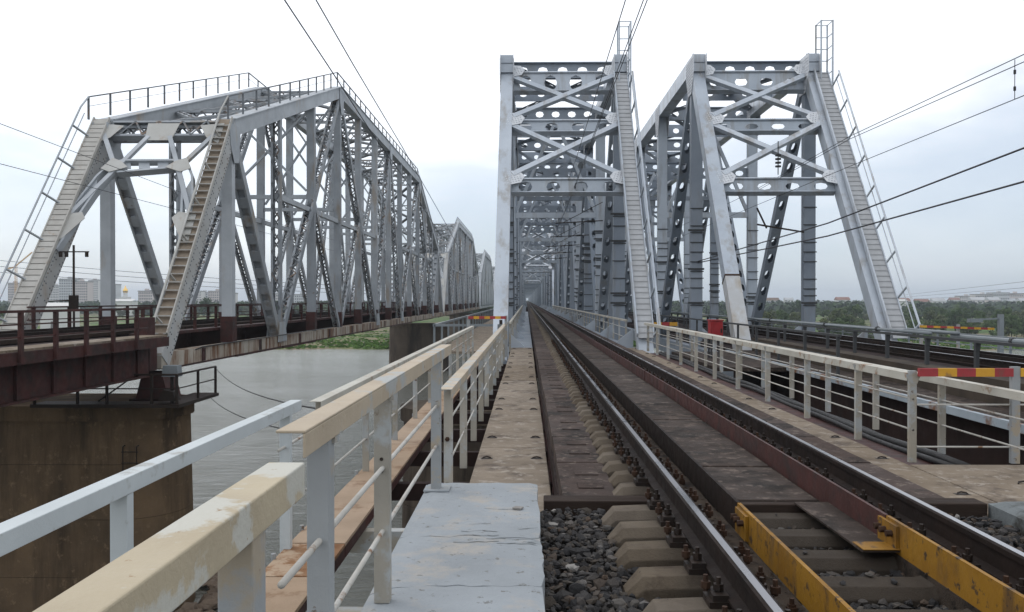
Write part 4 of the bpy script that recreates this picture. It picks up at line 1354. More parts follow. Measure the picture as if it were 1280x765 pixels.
# thin surface cracks
def crack(x0, y0, ln, parent):
    m_ = MB()
    x, y = x0, y0
    pts = [(x, y)]
    while x < x0 + ln:
        x += rc.uniform(.02, .06)
        y += rc.uniform(-.02, .02)
        pts.append((x, y))
    for (xa, ya), (xb, yb_) in zip(pts, pts[1:]):
        w = rc.uniform(.0015, .006)
        m_.quad((xa, ya - w, -.0885), (xb, yb_ - w, -.0885), (xb, yb_ + w, -.0885), (xa, ya + w, -.0885))
    m_.build('crack', 'block_dark', parent)
for x0, y0, ln in ((-.45, 5.2, .25), (-.42, 5.45, .2), (-.18, 5.18, .22), (-.38, 5.62, .14), (-.30, 6.05, .16), (-.05, 5.5, .12), (-.25, 5.28, .3), (-.40, 5.36, .2), (-.02, 5.22, .1)):
    crack(x0, y0, ln, cb)
MB().prism([(-.10, 6.02, -.088), (-.04, 6.0, -.088), (-.02, 6.05, -.088), (-.08, 6.07, -.088)], (0, 0, .012)).build('paint_flake', 'pale_stone', cb)

m_ = MB()
xs2 = [3.78, 3.84, 4.1, 4.4, 4.75, 5.2]
for r_, y in enumerate((2.0, 3.0, 4.0, 5.0, 6.0, 6.9, 7.02)):
    for k, x in enumerate(xs2):
        e = .05 if k == 0 or r_ == 6 else 0
        m_.v.append(V((x + rc.uniform(-.01, .01), y + rc.uniform(-.02, .02), -.22 - e + rc.uniform(-.008, .008))))
nv = len(m_.v)
m_.v += [V((p.x, p.y, -.9)) for p in m_.v[:nv]]
for r_ in range(6):
    for k in range(5):
        a = r_ * 6 + k
        m_.f.append((a, a + 1, a + 7, a + 6))
    a = r_ * 6
    m_.f.append((a, a + 6, nv + a + 6, nv + a))
for k in range(5):
    a = 36 + k
    m_.f.append((a, a + 1, nv + a + 1, nv + a))
mesh_thing(m_, 'coping_block', 'block_dark', 'rough blue grey concrete block at the right edge beside the ballast', 'concrete block', (4.2, 4, -.9))

# ------------------------------------------------------------------ foreground handrails
def angle_beam(x0, x1, y0, y1, z, drop, m, t, flange='right', th=.009, bevel=.003):
    """handrail cap: flat top plate x0..x1 with one vertical leg hanging on the outer side"""
    b = MB().box(x0, x1, y0, y1, z - th, z)
    xv0, xv1 = (x1 - th, x1) if flange == 'right' else (x0, x0 + th)
    b.box(xv0 + .0005, xv1 - .0005, y0 + .0005, y1 - .0005, z - drop, z - th - .0005)
    return b.build('top_rail', m, t, bevel=bevel)
def post(x0, x1, y0, y1, z0, z1, m, t, bevel=.003):
    return MB().box(x0, x1, y0, y1, z0, z1).build('railing_post', m, t, bevel=bevel)
# near handrail (A) on the grey block
hA = thing('handrail', 'tan handrail with pale rods standing on the grey concrete block', 'handrail', (-.70, 2.5, -.09), 'handrails left of the track')
zt_ = EYE - .39
angle_beam(-.75, -.66, 2.52, 7.45, zt_, .083, 'tan_rail', hA)
for y, d_, z0 in ((2.87, .085, -.09), (4.14, .07, -.09), (6.62, .07, -.09)):
    post(-.748, -.672, y, y + d_, z0, zt_ - .010, 'post_grey' if y != 4.14 else 'post_tan', hA)
for h, y0, y1 in ((.82, 2.42, 6.66), (1.13, 2.0, 6.66)):
    MB().tube([(-.705, y0, EYE - h), (-.705, y1, EYE - h - .01)], .0115, 8).build('rod', 'rod_white', hA, smooth=True)
MB().box(-.80, -.60, 6.56, 6.76, -.089, -.079).build('base_plate', 'block', hA)
for z in (.62, .56):
    MB().tube([(-.71, 4.141, z), (-.71, 4.136, z)], .009, 8).build('bolt_hole', 'iron_dark', hA)
for y in (2.95, 4.17, 6.66):
    MB().box(-.672, -.6605, y - .035, y + .035, zt_ - .105, zt_ - .0835).build('weld_tab', 'post_tan', hA)
# nearest handrail (B)
hB = thing('handrail', 'thick cream handrail with flaking paint in the bottom left corner', 'handrail', (-.6, 1, -.09), 'handrails left of the track')
MB().box(-.637, -.546, -1.2, 2.08, zt_ - .083 - .01, zt_ - .01).build('top_rail', 'cream_rail', hB, bevel=.004)
for y in (1.70, -.75):
    post(-.625, -.552, y, y + .085, -.09, zt_ - .094, 'post_grey', hB)
MB().tube([(-.6, -1, EYE - .82), (-.6, 1.75, EYE - .82)], .0115, 8).build('rod', 'rod_white', hB, smooth=True)
# outer handrail (C)
hC = thing('handrail', 'pale blue grey outer handrail crossing in front of the brown pier', 'handrail', (-1.9, 2, -.6), 'handrails left of the track')
zc = EYE - .84
MB().box(-1.985, -1.89, -1.5, 7.1, zc - .085, zc).build('top_rail', 'blue_rail', hC, bevel=.004)
for y in (1.2, 3.99, 6.76):
    post(-1.98, -1.895, y, y + .065, -.70, zc - .086, 'blue_rail', hC)
for h in (1.18, 1.55):
    MB().tube([(-1.94, 6.6, EYE - h), (-1.94, 7.3, EYE - h)], .012, 8).build('rod', 'rod_white', hC, smooth=True)
# outer handrail further on (D)
hD = thing('handrail', 'long pale outer handrail of the lower walkway, beyond the blue grey one', 'handrail', (-1.9, 7.3, -.6), 'handrails left of the track')
zd = EYE - .90
angle_beam(-1.93, -1.82, 7.5, 29.6, zd, .09, 'pale_rail', hD)
pd = post(-1.915, -1.845, 7.66, 7.72, -.70, zd - .01, 'post_tan', hD)
for k in range(1, 11):
    rep(pd, (0, 2.2 * k, 0), hD)
for h in (1.26, 1.62):
    MB().tube([(-1.88, 7.2, EYE - h), (-1.88, 29.6, EYE - h)], .012, 6).build('rod', 'rod_white', hD, smooth=True)
# inner handrail (E)
hE = thing('handrail', 'tan and grey handrail along the left edge of the tan walkway', 'handrail', (-.8, 8.4, -.6), 'handrails left of the track')
ze = EYE - .88
angle_beam(-.86, -.735, 8.35, 33.6, ze, .09, 'tan_rail', hE)
pe = post(-.85, -.76, 8.70, 8.76, -.75, ze - .01, 'post_tan', hE)
for k in range(1, 12):
    rep(pe, (0, 2.1 * k, 0), hE)
for h in (1.25, 1.68):
    MB().tube([(-.80, 8.72, EYE - h), (-.80, 33.6, EYE - h)], .012, 6).build('rod', 'rod_white', hE, smooth=True)
for dz in (-.25, -.72):
    MB().tube([(-.812, 8.68, ze + dz - .3), (-.812, 8.70, ze + dz - .3)], .025, 6).build('bolt', 'bolt_rust', hE)
# handrails inside the truss
def inner_rail(x, y0, y1, label, step=2.75):
    t = thing('handrail', label, 'handrail', (x, y0, -.6), 'handrails inside the tall truss')
    MB().box(x - .05, x + .05, y0, y1, ze - .08, ze).build('top_rail', 'pale_rail', t)
    p = post(x - .04, x + .04, y0 + .1, y0 + .17, -.75, ze - .081, 'post_tan', t, 0)
    for k in range(1, int((y1 - y0) / step)):
        rep(p, (0, step * k, 0), t)
    for h in (1.25, 1.68):
        MB().tube([(x, y0, EYE - h), (x, y1, EYE - h)], .015, 4).build('rod', 'rod_white', t)
inner_rail(-.66, 33.9, 144, 'thin handrail along the left wall of the tall truss')
inner_rail(4.47, 38, 146, 'thin handrail along the right wall of the tall truss')
# right handrails (F, G)
hF = thing('handrail', 'pale railing right of the track, from the striped bar to the stair foot', 'handrail', (4.75, 10.5, -.6), 'handrails right of the track')
zf_ = EYE - .90
angle_beam(4.70, 4.83, 10.55, 34.0, zf_, .10, 'pale_rail', hF, 'left')
for k, y in enumerate((10.5, 12.2, 14.4, 16.75, 19.1, 21.45, 23.8, 26.15, 28.5, 30.85, 33.2)):
    post(4.71, 4.80, y, y + .06, -.60, zf_ - .011 if k else zf_ + .03, 'post_tan', hF)
    if k < 6:
        MB().prism([(4.66, y - .005, zf_ - .012), (4.85, y - .005, zf_ - .012), (4.80, y - .005, zf_ - .13), (4.71, y - .005, zf_ - .13)], (0, .004, 0)).build('corner_plate', 'post_tan', hF)
for h in (1.22, 1.60):
    MB().tube([(4.755, 10.5, EYE - h), (4.755, 34, EYE - h)], .012, 6).build('rod', 'rod_white', hF, smooth=True)
hG = thing('handrail', 'second pale railing parallel to and behind the right-hand one', 'handrail', (5.7, 9.6, -.6), 'handrails right of the track')
zg = EYE - 1.06
angle_beam(5.66, 5.78, 9.6, 34.0, zg, .10, 'pale_rail', hG, 'left')
pg = post(5.68, 5.77, 11.75, 11.81, -.72, zg - .011, 'post_tan', hG)
for k in range(1, 10):
    rep(pg, (0, 2.2 * k, 0), hG)
for h in (1.38, 1.72):
    MB().tube([(5.72, 9.6, EYE - h), (5.72, 34, EYE - h)], .012, 6).build('rod', 'rod_white', hG, smooth=True)
def striped(p0, p1, n, label, parts=('red_paint', 'yellow_bar'), posts=(), zb=-.6, w=.10, group='red and yellow barrier bars', rods=()):
    p0, p1 = V(p0), V(p1)
    t = thing('barrier_bar', label, 'barrier', (p0.x, p0.y, zb), group)
    for k in range(n):
        MB().bar(p0.lerp(p1, k / n), p0.lerp(p1, (k + 1) / n), .05, w, wd=(0, 1, 0)).build('bar_segment', parts[k % 2], t)
    for x, y in posts:
        MB().box(x - .05, x + .05, y + .03, y + .09, zb, p0.z + .07).build('railing_post', 'post_grey', t)
    for h in rods:
        MB().tube([p0 - V((0, -.04, h)), p1 - V((0, -.04, h))], .012, 6).build('rod', 'rod_white', t)
    return t
striped((4.80, 10.46, EYE - .885), (5.94, 10.46, EYE - .885), 5, 'red and yellow bar closing the walkway between two pale posts', posts=((5.98, 10.42),), rods=(.40, .92))
striped((6.03, 10.46, EYE - .885), (7.9, 10.46, EYE - .885), 5, 'red and yellow bar running out of the right edge of the picture', ('yellow_bar', 'red_paint'), posts=((7.95, 10.42),), rods=(.40, .92))
striped((-2.05, 29.9, EYE - .62), (-.72, 29.9, EYE - .62), 7, 'thin red and yellow bar across the lower left walkway near the white end post', posts=((-2.05, 29.9), (-.72, 29.9)), w=.10)
striped((4.9, 37.2, EYE - 1.05), (6.6, 37.2, EYE - 1.05), 5, 'orange bar low beside the foot of the middle stair', ('yellow_bar', 'red_paint'), posts=((4.95, 37.2), (5.8, 37.2), (6.6, 37.2)), w=.16)
striped((13.9, 30.2, EYE - .93), (16.5, 30.2, EYE - 1.02), 11, 'yellow and red bar at the far right over the outer walkway of the right-hand track', ('yellow_bar', 'red_paint'), posts=((14.0, 30.25), (15.3, 30.25)), zb=-.6, w=.075)

# lower walkway planks
yw = [-1.3, 1.25, 3.7, 6.10, 6.93, 9.3, 11.75, 14.2, 16.65, 19.1, 21.55, 24, 26.45, 28.9]
for k in range(len(yw) - 1):
    a, b = yw[k] + .006, yw[k + 1] - .006
    lab = {0: 'tan plank of the lower walkway nearest the camera', 1: 'tan plank of the lower walkway seen under the nearest handrail', 2: 'tan plank of the lower walkway just before the short rusty one', 3: 'short rust stained plank of the lower walkway', 4: 'tan plank of the lower walkway just beyond the short rusty one'}.get(k, 'tan plank of the lower walkway, ' + ORD[max(0, k - 3)] + ' beyond the short rusty one')
    t = thing('walkway_plank', lab, 'plank', (-1.7, a, -.66), 'planks of the lower walkway')
    dz = rc.uniform(-.004, .004)
    MB().box(-1.95, -1.49, a, b, -.63 + dz, -.60 + dz).build('plank_top', 'rust_plank' if k == 3 else 'tan_plank', t, bevel=.003)
    MB().box(-1.50, -1.488, a + .001, b - .001, -.72, -.631 + dz).build('edge_angle', 'maroon', t)
    MB().tube([(-1.955, a + .4, -.615), (-1.955, a + .4, -.56)], .02, 6).build('bolt', 'post_grey', t)
# a short strut between walkway and block
mesh_thing(MB().box(-1.49, -.80, 5.55, 5.7, -.78, -.70), 'cross_channel', 'post_tan', 'tan steel channel joining the lower walkway to the grey block', 'bracket', (-1.1, 5.6, -.78))

# platform and cables on the right
t = thing('platform_slab', 'tan concrete platform in front of the red and yellow bar', 'slab', (6, 9, -.7))
MB().box(4.675, 9.0, 8.35, 10.40, -.75, -.603).build('slab_body', 'tan_slab', t, bevel=.01)
for x, y in ((5.45, 9.3), (7.6, 9.4)):
    MB().tube([(x - .1, y, -.603), (x - .08, y + .03, -.585), (x + .02, y + .06, -.58), (x + .1, y + .02, -.585), (x + .11, y, -.603)], .010, 6).build('lifting_loop', 'iron_dark', t)
g = MB().box(4.90, 5.62, 10.5, 34, -.80, -.72)
g.box(5.22, 5.28, 10.5, 34, -2.2, -.80)
mesh_thing(g, 'plate_girder', 'maroon', 'dark red girder lying beside the right-hand railing posts', 'girder', (5.15, 7.5, -2.2))
for k, (x, z, r_) in enumerate(((5.36, -.665, .055), (5.24, -.68, .04), (5.47, -.685, .035))):
    pts = [(x + .04 * math.sin(y * .7 + k), y, z + .02 * math.sin(y * 1.3 + k)) for y in [10.45 + .8 * q for q in range(30)]]
    mesh_thing(MB().tube(pts, r_, 8), 'cable', 'cable', ('thick black cable lying along the dark red girder', 'middle black cable on the dark red girder', 'thin black cable on the dark red girder')[k], 'cable', (x, 8, z), 'cables on the dark red girder', smooth=True)

# ------------------------------------------------------------------ approach of the right-hand track
ra = thing('approach_span', 'dark girder span carrying the right-hand track towards its portal', 'girder bridge', (11.7, 8, -2))
for x in (8.3, 10.6, 12.9, 15.0):
    g = MB().box(x - .03, x + .03, 4, 34, -2.1, -.72)
    g.box(x - .22, x + .22, 4, 34, -2.16, -2.101)
    g.build('plate_girder', 'maroon_dark', ra)
MB().box(9.6, 13.9, 4, 146, -.70, -.42).build('ballast_trough', 'maroon_dark', ra)
MB().box(7.93, 8.03, 4, 34, -.74, -.595).build('edge_beam', 'beam_blue', ra)
q0 = None
for k in range(15):
    y = 4 + k * 2
    if q0 is None:
        q0 = MB().box(8.04, 8.95, y, y + 1.97, -.72, -.60).build('deck_slab', 'slab_mid', ra)
    else:
        rep(q0, (0, 2 * k, 0), ra)
MB().box(9.0, 9.55, 4, 34, -.75, -.12).build('trough_wall', 'soot', ra)
MB().box(13.95, 14.3, 4, 34, -.75, -.30).build('trough_wall', 'maroon_dark', ra)
MB().box(14.3, 15.6, 4, 34, -.72, -.6).build('deck_slab', 'steel_grey_dark', ra)
for x, nm in ((10.94, 'left'), (12.54, 'right')):
    t = thing('steel_rail', '%s rail of the right-hand track behind the pale railings' % nm, 'rail', (x, 4, -.18), 'rails of the right-hand track')
    MB().prism([(x + a, 4, b) for a, b in prof_r], (0, 360, 0)).build('rail_body', 'rail_rust', t)
    MB().box(x - .03, x + .03, 4, 360, .0005, .003).build('running_surface', 'rail_head', t)
for x in (11.3, 12.2):
    mesh_thing(MB().box(x - .02, x + .02, 4, 360, -.3, -.04), 'guard_rail', 'rail_rust', 'dark guard rail inside the right-hand track, %s one' % ('left' if x < 12 else 'right'), 'guard rail', (x, 4, -.3), 'guard rails of the right-hand track')
mesh_thing(MB().box(9.0, 14.6, 34, 360, -1.0, -.72), 'deck_plate', 'maroon_dark', 'dark deck of the right-hand truss', 'deck', (11.7, 34, -1))
# outer railing with cable pipes
hH = thing('pipe_railing', 'low dark railing carrying a grey cable pipe beside the right-hand track', 'handrail', (9.45, 8, -.1), 'railings of the right-hand track')
MB().box(9.40, 9.48, 8, 60, .50, .56).build('top_rail', 'dark_post', hH)
MB().tube([(9.46, 20, .62), (9.46, 30, .62), (9.46, 60, .62)], .042, 8).build('cable_pipe', 'pipe_grey', hH, smooth=True)
MB().tube([(9.66, 8, .58), (9.66, 19.4, .58)], .055, 8).build('cable_pipe', 'pipe_grey', hH, smooth=True)
MB().tube([(9.60, 19.0, .66), (9.60, 21.5, .66)], .04, 8).build('cable_pipe', 'pipe_grey', hH, smooth=True)
p = MB().box(9.40, 9.48, 9.1, 9.18, -.13, .499).build('railing_post', 'dark_post', hH)
b_ = MB().prism([(9.38, 9.095, .499), (9.50, 9.095, .499), (9.48, 9.095, .34), (9.40, 9.095, .34)], (0, -.02, 0)).build('bracket_plate', 'dark_post', hH)
for k in range(1, 22):
    rep(p, (0, 2.2 * k, 0), hH)
    rep(b_, (0, 2.2 * k, 0), hH)
for y in (12.4, 17.0, 23, 27, 33):
    MB().tube([(9.46 if y > 20 else 9.66, y - .04, .62 if y > 20 else .58), (9.46 if y > 20 else 9.66, y + .04, .62 if y > 20 else .58)], .075, 8).build('pipe_clamp', 'dark_post', hH)
hK = thing('handrail', 'thin grey outer railing on the far side of the right-hand track', 'handrail', (15.2, 8, -.6), 'railings of the right-hand track')
MB().box(15.15, 15.21, 6, 60, .18, .24).build('top_rail', 'pipe_grey', hK)
p = MB().box(15.14, 15.20, 8, 8.06, -.95, .179).build('railing_post', 'pipe_grey', hK)
for k in range(1, 20):
    rep(p, (0, 2.35 * k, 0), hK)
for z in (-.15, -.45):
    MB().box(15.16, 15.19, 6, 60, z, z + .03).build('rod', 'pipe_grey', hK)
hI = thing('pipe_railing', 'dark inner railing between the right-hand track and the pale railings', 'handrail', (8.6, 22, -.6), 'railings of the right-hand track')
MB().box(8.05, 8.13, 22, 60, .45, .51).build('top_rail', 'dark_post', hI)
p = MB().box(8.05, 8.12, 22.1, 22.18, -.6, .449).build('railing_post', 'dark_post', hI)
for k in range(1, 14):
    rep(p, (0, 2.6 * k, 0), hI)
MB().box(8.07, 8.11, 22, 60, -.1, -.06).build('rod', 'dark_post', hI)
rbx = thing('relay_cabinet', 'bright red cabinet between the pale railings and the leaning grey post', 'cabinet', (6.7, 30.2, -.6))
MB().box(6.5, 6.93, 30.0, 30.5, .0, .66).build('cabinet_body', 'red_box', rbx, bevel=.02)
for x, y in ((6.53, 30.05), (6.90, 30.05), (6.53, 30.45), (6.90, 30.45)):
    MB().box(x - .03, x + .03, y - .03, y + .03, -.66, -.001).build('leg', 'dark_post', rbx)
MB().box(6.47, 6.96, 29.97, 30.53, .662, .70).build('cabinet_lid', 'red_box', rbx, bevel=.01)
MB().box(6.54, 6.89, 29.985, 29.998, .06, .58).build('cabinet_door', 'red_box', rbx)
MB().box(6.84, 6.89, 29.965, 29.984, .25, .40).build('handle', 'iron_dark', rbx)
MB().box(5.8, 8.0, 26, 34, -.78, -.66).build('service_floor', 'slab_mid', thing('service_platform', 'low platform under the red cabinet', 'platform', (6.9, 26, -.78)))
lp = thing('lamp_post', 'short grey concrete post with a lamp arm at the far right', 'lamp', (16.6, 30.0, -1))
MB().box(16.53, 16.68, 29.9, 30.05, -1.0, .90).build('post', 'pipe_grey', lp)
MB().bar((16.6, 30.0, .75), (15.9, 30.0, .72), .05, .05, wd=(0, 1, 0)).build('lamp_arm', 'pipe_grey', lp)
MB().box(15.5, 15.95, 29.9, 30.1, .62, .74).build('lamp_head', 'pipe_grey', lp)

# outer walkway beside the left truss wall of the middle bridge, with its rail
hJ = thing('handrail', 'far pale handrail outside the white end post, left of the middle truss', 'handrail', (-3.6, 30, -.6), 'handrails outside the middle truss')
MB().box(-3.65, -3.55, 33, 140, .36, .46).build('top_rail', 'pipe_grey', hJ)
MB().box(-3.6, -1.3, 33, 33.1, .37, .46).build('end_rail', 'pipe_grey', hJ)
p = MB().box(-3.64, -3.56, 33.05, 33.13, -.6, .355).build('railing_post', 'pipe_grey', hJ)
for k in range(1, 30):
    rep(p, (0, 3 * k, 0), hJ)
MB().box(-3.62, -1.3, 33, 140, -.7, -.6).build('walkway_floor', 'tan_slab', hJ)
cbx = thing('junction_box', 'small grey box on the foot of the white end post', 'box', (-1.0, 33.2, -.1))
MB().box(-1.13, -.87, 33.1, 33.35, -.3, .45).build('box_body', 'pipe_grey', cbx)
MB().box(-1.06, -.94, 33.15, 33.3, .45, .62).build('cap', 'iron_dark', cbx)

# ------------------------------------------------------------------ wires
def wire(pts, r, name, label, group=None, sag=0, n=14, m='wire'):
    if len(pts) == 2:
        a, b = V(pts[0]), V(pts[1])
        pts = [a.lerp(b, k / n) - V((0, 0, 4 * sag * (k / n) * (1 - k / n))) for k in range(n + 1)]
    return mesh_thing(MB().tube(pts, r, 5), name, m, label, 'wire', pts[0], group, smooth=True)
wire([(-13.7, 25, 24.0), (-13.7, 48, 18.4), (-13.7, 58.4, 17.6), (-13.7, 75, 16.2), (-13.7, 100.8, 14.7), (-13.7, 141, 11.2)], .045, 'feeder_wire', 'left one of two heavy wires dropping from the top edge onto the riveted bridge', 'heavy wires over the riveted bridge')
wire([(-13.6, 25, 24.5), (-13.6, 54.8, 20.8), (-13.6, 66.4, 19.9), (-13.6, 92.4, 18.2), (-13.6, 144, 14.2), (-13.6, 180, 11)], .045, 'feeder_wire', 'right one of two heavy wires dropping from the top edge onto the riveted bridge', 'heavy wires over the riveted bridge')
wire([(1.93, 4, 7.9), (1.95, 17, 7.3), (1.95, 33, 6.95), (1.95, 45, 7.0), (1.93, 90, 7.2)], .011, 'catenary_wire', 'left overhead wire of the near track, entering the tall portal', 'overhead wires of the near track')
wire([(2.45, 4, 7.7), (2.35, 16, 7.45), (2.25, 25, 7.0), (2.2, 45, 6.5), (2.1, 100, 6.3)], .011, 'catenary_wire', 'middle overhead wire of the near track, entering the tall portal', 'overhead wires of the near track')
wire([(2.6, 4, 7.7), (2.42, 16, 7.42), (2.27, 25, 6.95), (2.22, 45, 6.45), (2.0, 100, 6.2)], .011, 'catenary_wire', 'right overhead wire of the near track, entering the tall portal', 'overhead wires of the near track')
wire([(11.7, 8, 7.3), (11.75, 20, 7.2), (11.75, 31, 7.35), (11.7, 45, 7.0), (11.7, 120, 7.0)], .012, 'catenary_wire', 'upper one of the paired overhead wires of the right-hand track', 'overhead wires of the right-hand track')
wire([(11.75, 8, 7.0), (11.75, 20, 7.02), (11.75, 31, 7.25), (11.7, 45, 6.9)], .012, 'catenary_wire', 'lower one of the paired overhead wires of the right-hand track', 'overhead wires of the right-hand track')
wire([(11.8, 8, 6.25), (11.8, 20, 6.25), (11.8, 31, 6.28), (11.7, 60, 6.2), (11.7, 120, 6.2)], .012, 'catenary_wire', 'contact wire below the pair over the right-hand track', 'overhead wires of the right-hand track')
dp = thing('dropper', 'thin dropper with small insulators between the overhead wires at the right edge', 'wire', (11.78, 20.7, 6.3))
MB().tube([(11.78, 20.7, 6.25), (11.78, 20.7, 7.2)], .010, 4).build('dropper_wire', 'wire', dp)
for z in (6.5, 6.9):
    MB().tube([(11.78, 20.7, z - .05), (11.78, 20.7, z + .05)], .03, 6).build('insulator', 'cable', dp)
wire([(8.75, 45, 3.35), (10.6, 30, 4.1), (11.75, 20, 5.0), (13, 10, 6.2)], .026, 'feeder_wire', 'upper heavy cable crossing in front of the right-hand portal', 'heavy cables across the right-hand portal')
wire([(8.75, 45, 3.30), (10.6, 30, 3.65), (11.75, 20, 4.2), (13, 10, 5.0)], .026, 'feeder_wire', 'lower heavy cable crossing in front of the right-hand portal', 'heavy cables across the right-hand portal')
for k, z in enumerate((5.8, 7.1)):
    wire([(-17.0, 8, z + .1), (-17.0, 27, z), (-17.0, 45, z - (.0 if k == 0 else .5)), (-17, 140, z - .2)], .012, 'catenary_wire', '%s overhead wire of the riveted bridge track' % ('lower' if k == 0 else 'upper'), 'overhead wires of the left-hand track')
for k in range(3):
    wire([(120, 110, 7.6 + 2.6 * k - 2.6), (353, 900, .6 + .9 * k)], .07, 'power_line', ('lowest', 'middle', 'highest')[k] + ' of three distant power lines at the right over the trees', 'distant power lines on the right', sag=.4)
for k in range(3):
    wire([(-330, 280, 26 + 3 * k), (-60, 430, 4 + 1.6 * k)], .10, 'power_line', ('lowest', 'middle', 'highest')[k] + ' of three distant power lines behind the left portal', 'distant power lines on the left', sag=4)
ins = thing('insulator_string', 'dark insulator string hanging from the brace of the right-hand portal', 'insulator', (11.65, 39.6, 7.8))
for k in range(4):
    MB().tube([(11.65, 39.5, 7.55 + k * .17), (11.65, 39.5, 7.62 + k * .17)], .14, 8).build('insulator_disc', 'cable', ins)
MB().tube([(11.65, 39.5, 7.2), (11.65, 39.5, 8.75)], .025, 5).build('rod', 'cable', ins)
br = thing('catenary_bracket', 'dark cantilever arm on the column at the right of the right-hand portal', 'bracket', (14.3, 44, 5.3))
MB().bar((14.3, 44.0, 4.9), (11.9, 44.0, 5.3), .08, .08, wd=(0, 1, 0)).build('bracket_arm', 'iron_dark', br)
MB().tube([(12.4, 44.0, 5.1), (11.9, 44.0, 6.15)], .05, 5).build('bracket_tube', 'iron_dark', br)
for k, y in enumerate((49.7, 60.7, 71.7, 82.7, 93.7)):
    ca = thing('catenary_cantilever', ORD[k] + ' thin catenary arm inside the tall truss, counted inward', 'bracket', (4.5, y, 6.0), 'catenary arms inside the tall truss')
    MB().tube([(4.52, y + .6, 6.1), (1.7, y + .6, 5.95)], .035, 5).build('arm_tube', 'iron_dark', ca)
    MB().tube([(4.52, y + .6, 7.2), (2.2, y + .6, 6.0)], .02, 5).build('stay', 'iron_dark', ca)
    MB().tube([(3.9, y + .6, 6.07), (3.6, y + .6, 6.05)], .075, 6).build('insulator', 'cable', ca)
# loose cables from the pier to the near walkway
wire([(-12.4, 33.6, zf + 1.0), (-2.05, 8.6, EYE - 1.12)], .011, 'slack_cable', 'upper slack cable sagging over the water from the pier platform', 'slack cables over the water', sag=.25, m='cable')
wire([(-12.4, 33.0, zf - .1), (-2.2, 9.0, EYE - 1.45)], .011, 'slack_cable', 'lower slack cable sagging over the water from the pier platform', 'slack cables over the water', sag=.2, m='cable')
wire([(-15.6, 30.6, -2.3), (-14.5, 31.5, -1.3), (-13.85, 36, -.6), (-13.85, 60, -.55)], .03, 'chord_cable', 'black cable running along the rusty bottom chord of the riveted bridge', m='cable')

# ------------------------------------------------------------------ trees
def tree_meshes(seed, h, w, leaf, n, flat=1.0):
    rn = random.Random(seed)
    tr = MB()
    tr.tube([(0, 0, -.3), (.1, 0, h * .3), (.0, .15, h * .55), (.1, .1, h * .8)], [h * .022, h * .018, h * .012, h * .004], 6)
    for k in range(5):
        a = rn.uniform(0, 6.28)
        tr.tube([(.05, .05, h * (.28 + .08 * k)), (math.cos(a) * w * .3, math.sin(a) * w * .3, h * (.45 + .08 * k)), (math.cos(a) * w * .42, math.sin(a) * w * .42, h * (.55 + .07 * k))], [h * .010, h * .006, h * .003], 4)
    cr_ = MB()
    blobs = []
    for k in range(13):
        a = rn.uniform(0, 6.28)
        f = rn.random() ** .6
        z = h * rn.uniform(.32, .93)
        wz = w * .5 * (1 - abs(z / h - .58) * 1.3)
        blobs.append((V((math.cos(a) * f * wz, math.sin(a) * f * wz, z)), rn.uniform(.12, .24) * w))
    for k in range(n):
        c, r_ = rn.choice(blobs)
        v = V((rn.gauss(0, 1), rn.gauss(0, 1), rn.gauss(0, .8))).normalized()
        p = c + v * r_ * rn.uniform(.55, 1.12)
        s_ = leaf * rn.uniform(.6, 1.3)
        u = V((rn.gauss(0, 1), rn.gauss(0, 1), rn.gauss(0, 1))).normalized()
        w_ = u.cross(v + V((.01, .02, .3))).normalized()
        u = (v + w_ * .3).cross(w_).normalized()
        cr_.quad(p - u * s_ - w_ * s_ * .6, p + u * s_ * .8 - w_ * s_ * .5, p + u * s_ + w_ * s_ * .6, p - u * s_ * .7 + w_ * s_ * .7)
    return tr, cr_
protos = []
for i, (h, w, mi) in enumerate(((11, 9, 0), (13, 9.5, 2), (9, 8.5, 1), (8, 8, 3), (12, 7, 0))):
    tr, cr_ = tree_meshes(20 + i, h, w, .42, 1000)
    a = bpy.data.meshes.new('trunk'); a.from_pydata([tuple(v) for v in tr.v], [], tr.f); a.materials.append(M['bark'])
    b = bpy.data.meshes.new('crown'); b.from_pydata([tuple(v) for v in cr_.v], [], cr_.f); b.materials.append(M['leaf'][mi])
    protos.append((a, b, h))
kinds = ('broad green tree', 'tall dark green tree', 'rounded olive tree', 'low grey green willow', 'narrow green tree')
def tree(x, y, k, sc, label, group):
    t = thing('tree', label, 'tree', (x, y, land_z(x, y) - .1), group)
    t.scale = (sc, sc, sc * rnd.uniform(.88, 1.12))
    t.rotation_euler = (0, 0, rnd.uniform(0, 6.28))
    for nm, me in (('trunk', protos[k][0]), ('crown', protos[k][1])):
        o = bpy.data.objects.new(nm, me)
        C.objects.link(o)
        o.parent = t
rt = random.Random(5)
def where(px):
    for lim, w in ((.33, 'between the columns of the right-hand portal'), (.40, 'left of the right-hand stair'), (.46, 'just right of the right-hand stair'), (.52, 'behind the yellow and red bar'), (.58, 'behind the short lamp post'), (9, 'at the right edge of the picture')):
        if px < lim:
            return w
for k in range(215):
    d = rt.uniform(214, 250) if k < 60 else rt.uniform(245, 480)
    px = rt.uniform(.24, .68)
    kk = rt.choice((2, 3, 0)) if d < 250 else rt.choice((0, 1, 2, 3, 4, 2, 0))
    sc = rt.uniform(.38, .62) if d < 250 else rt.uniform(.5, .76)
    tree(px * d, d, kk, sc, ('low ' if sc < .6 else '') + kinds[kk] + (' by the water, ' if d < 250 else ' inside the wood, ' if d < 350 else ' deep in the wood, ') + where(px), 'riverside trees on the right')
for k in range(70):
    d = rt.uniform(330, 700)
    px = rt.uniform(-.66, -.04)
    kk = rt.choice((0, 1, 2, 3, 4))
    tree(px * d, d, kk, rt.uniform(.6, .9), kinds[kk] + (' behind the left portal' if px < -.38 else ' behind the middle of the riveted bridge' if px < -.2 else ' behind the far end of the riveted bridge'), 'trees behind the riveted bridge')
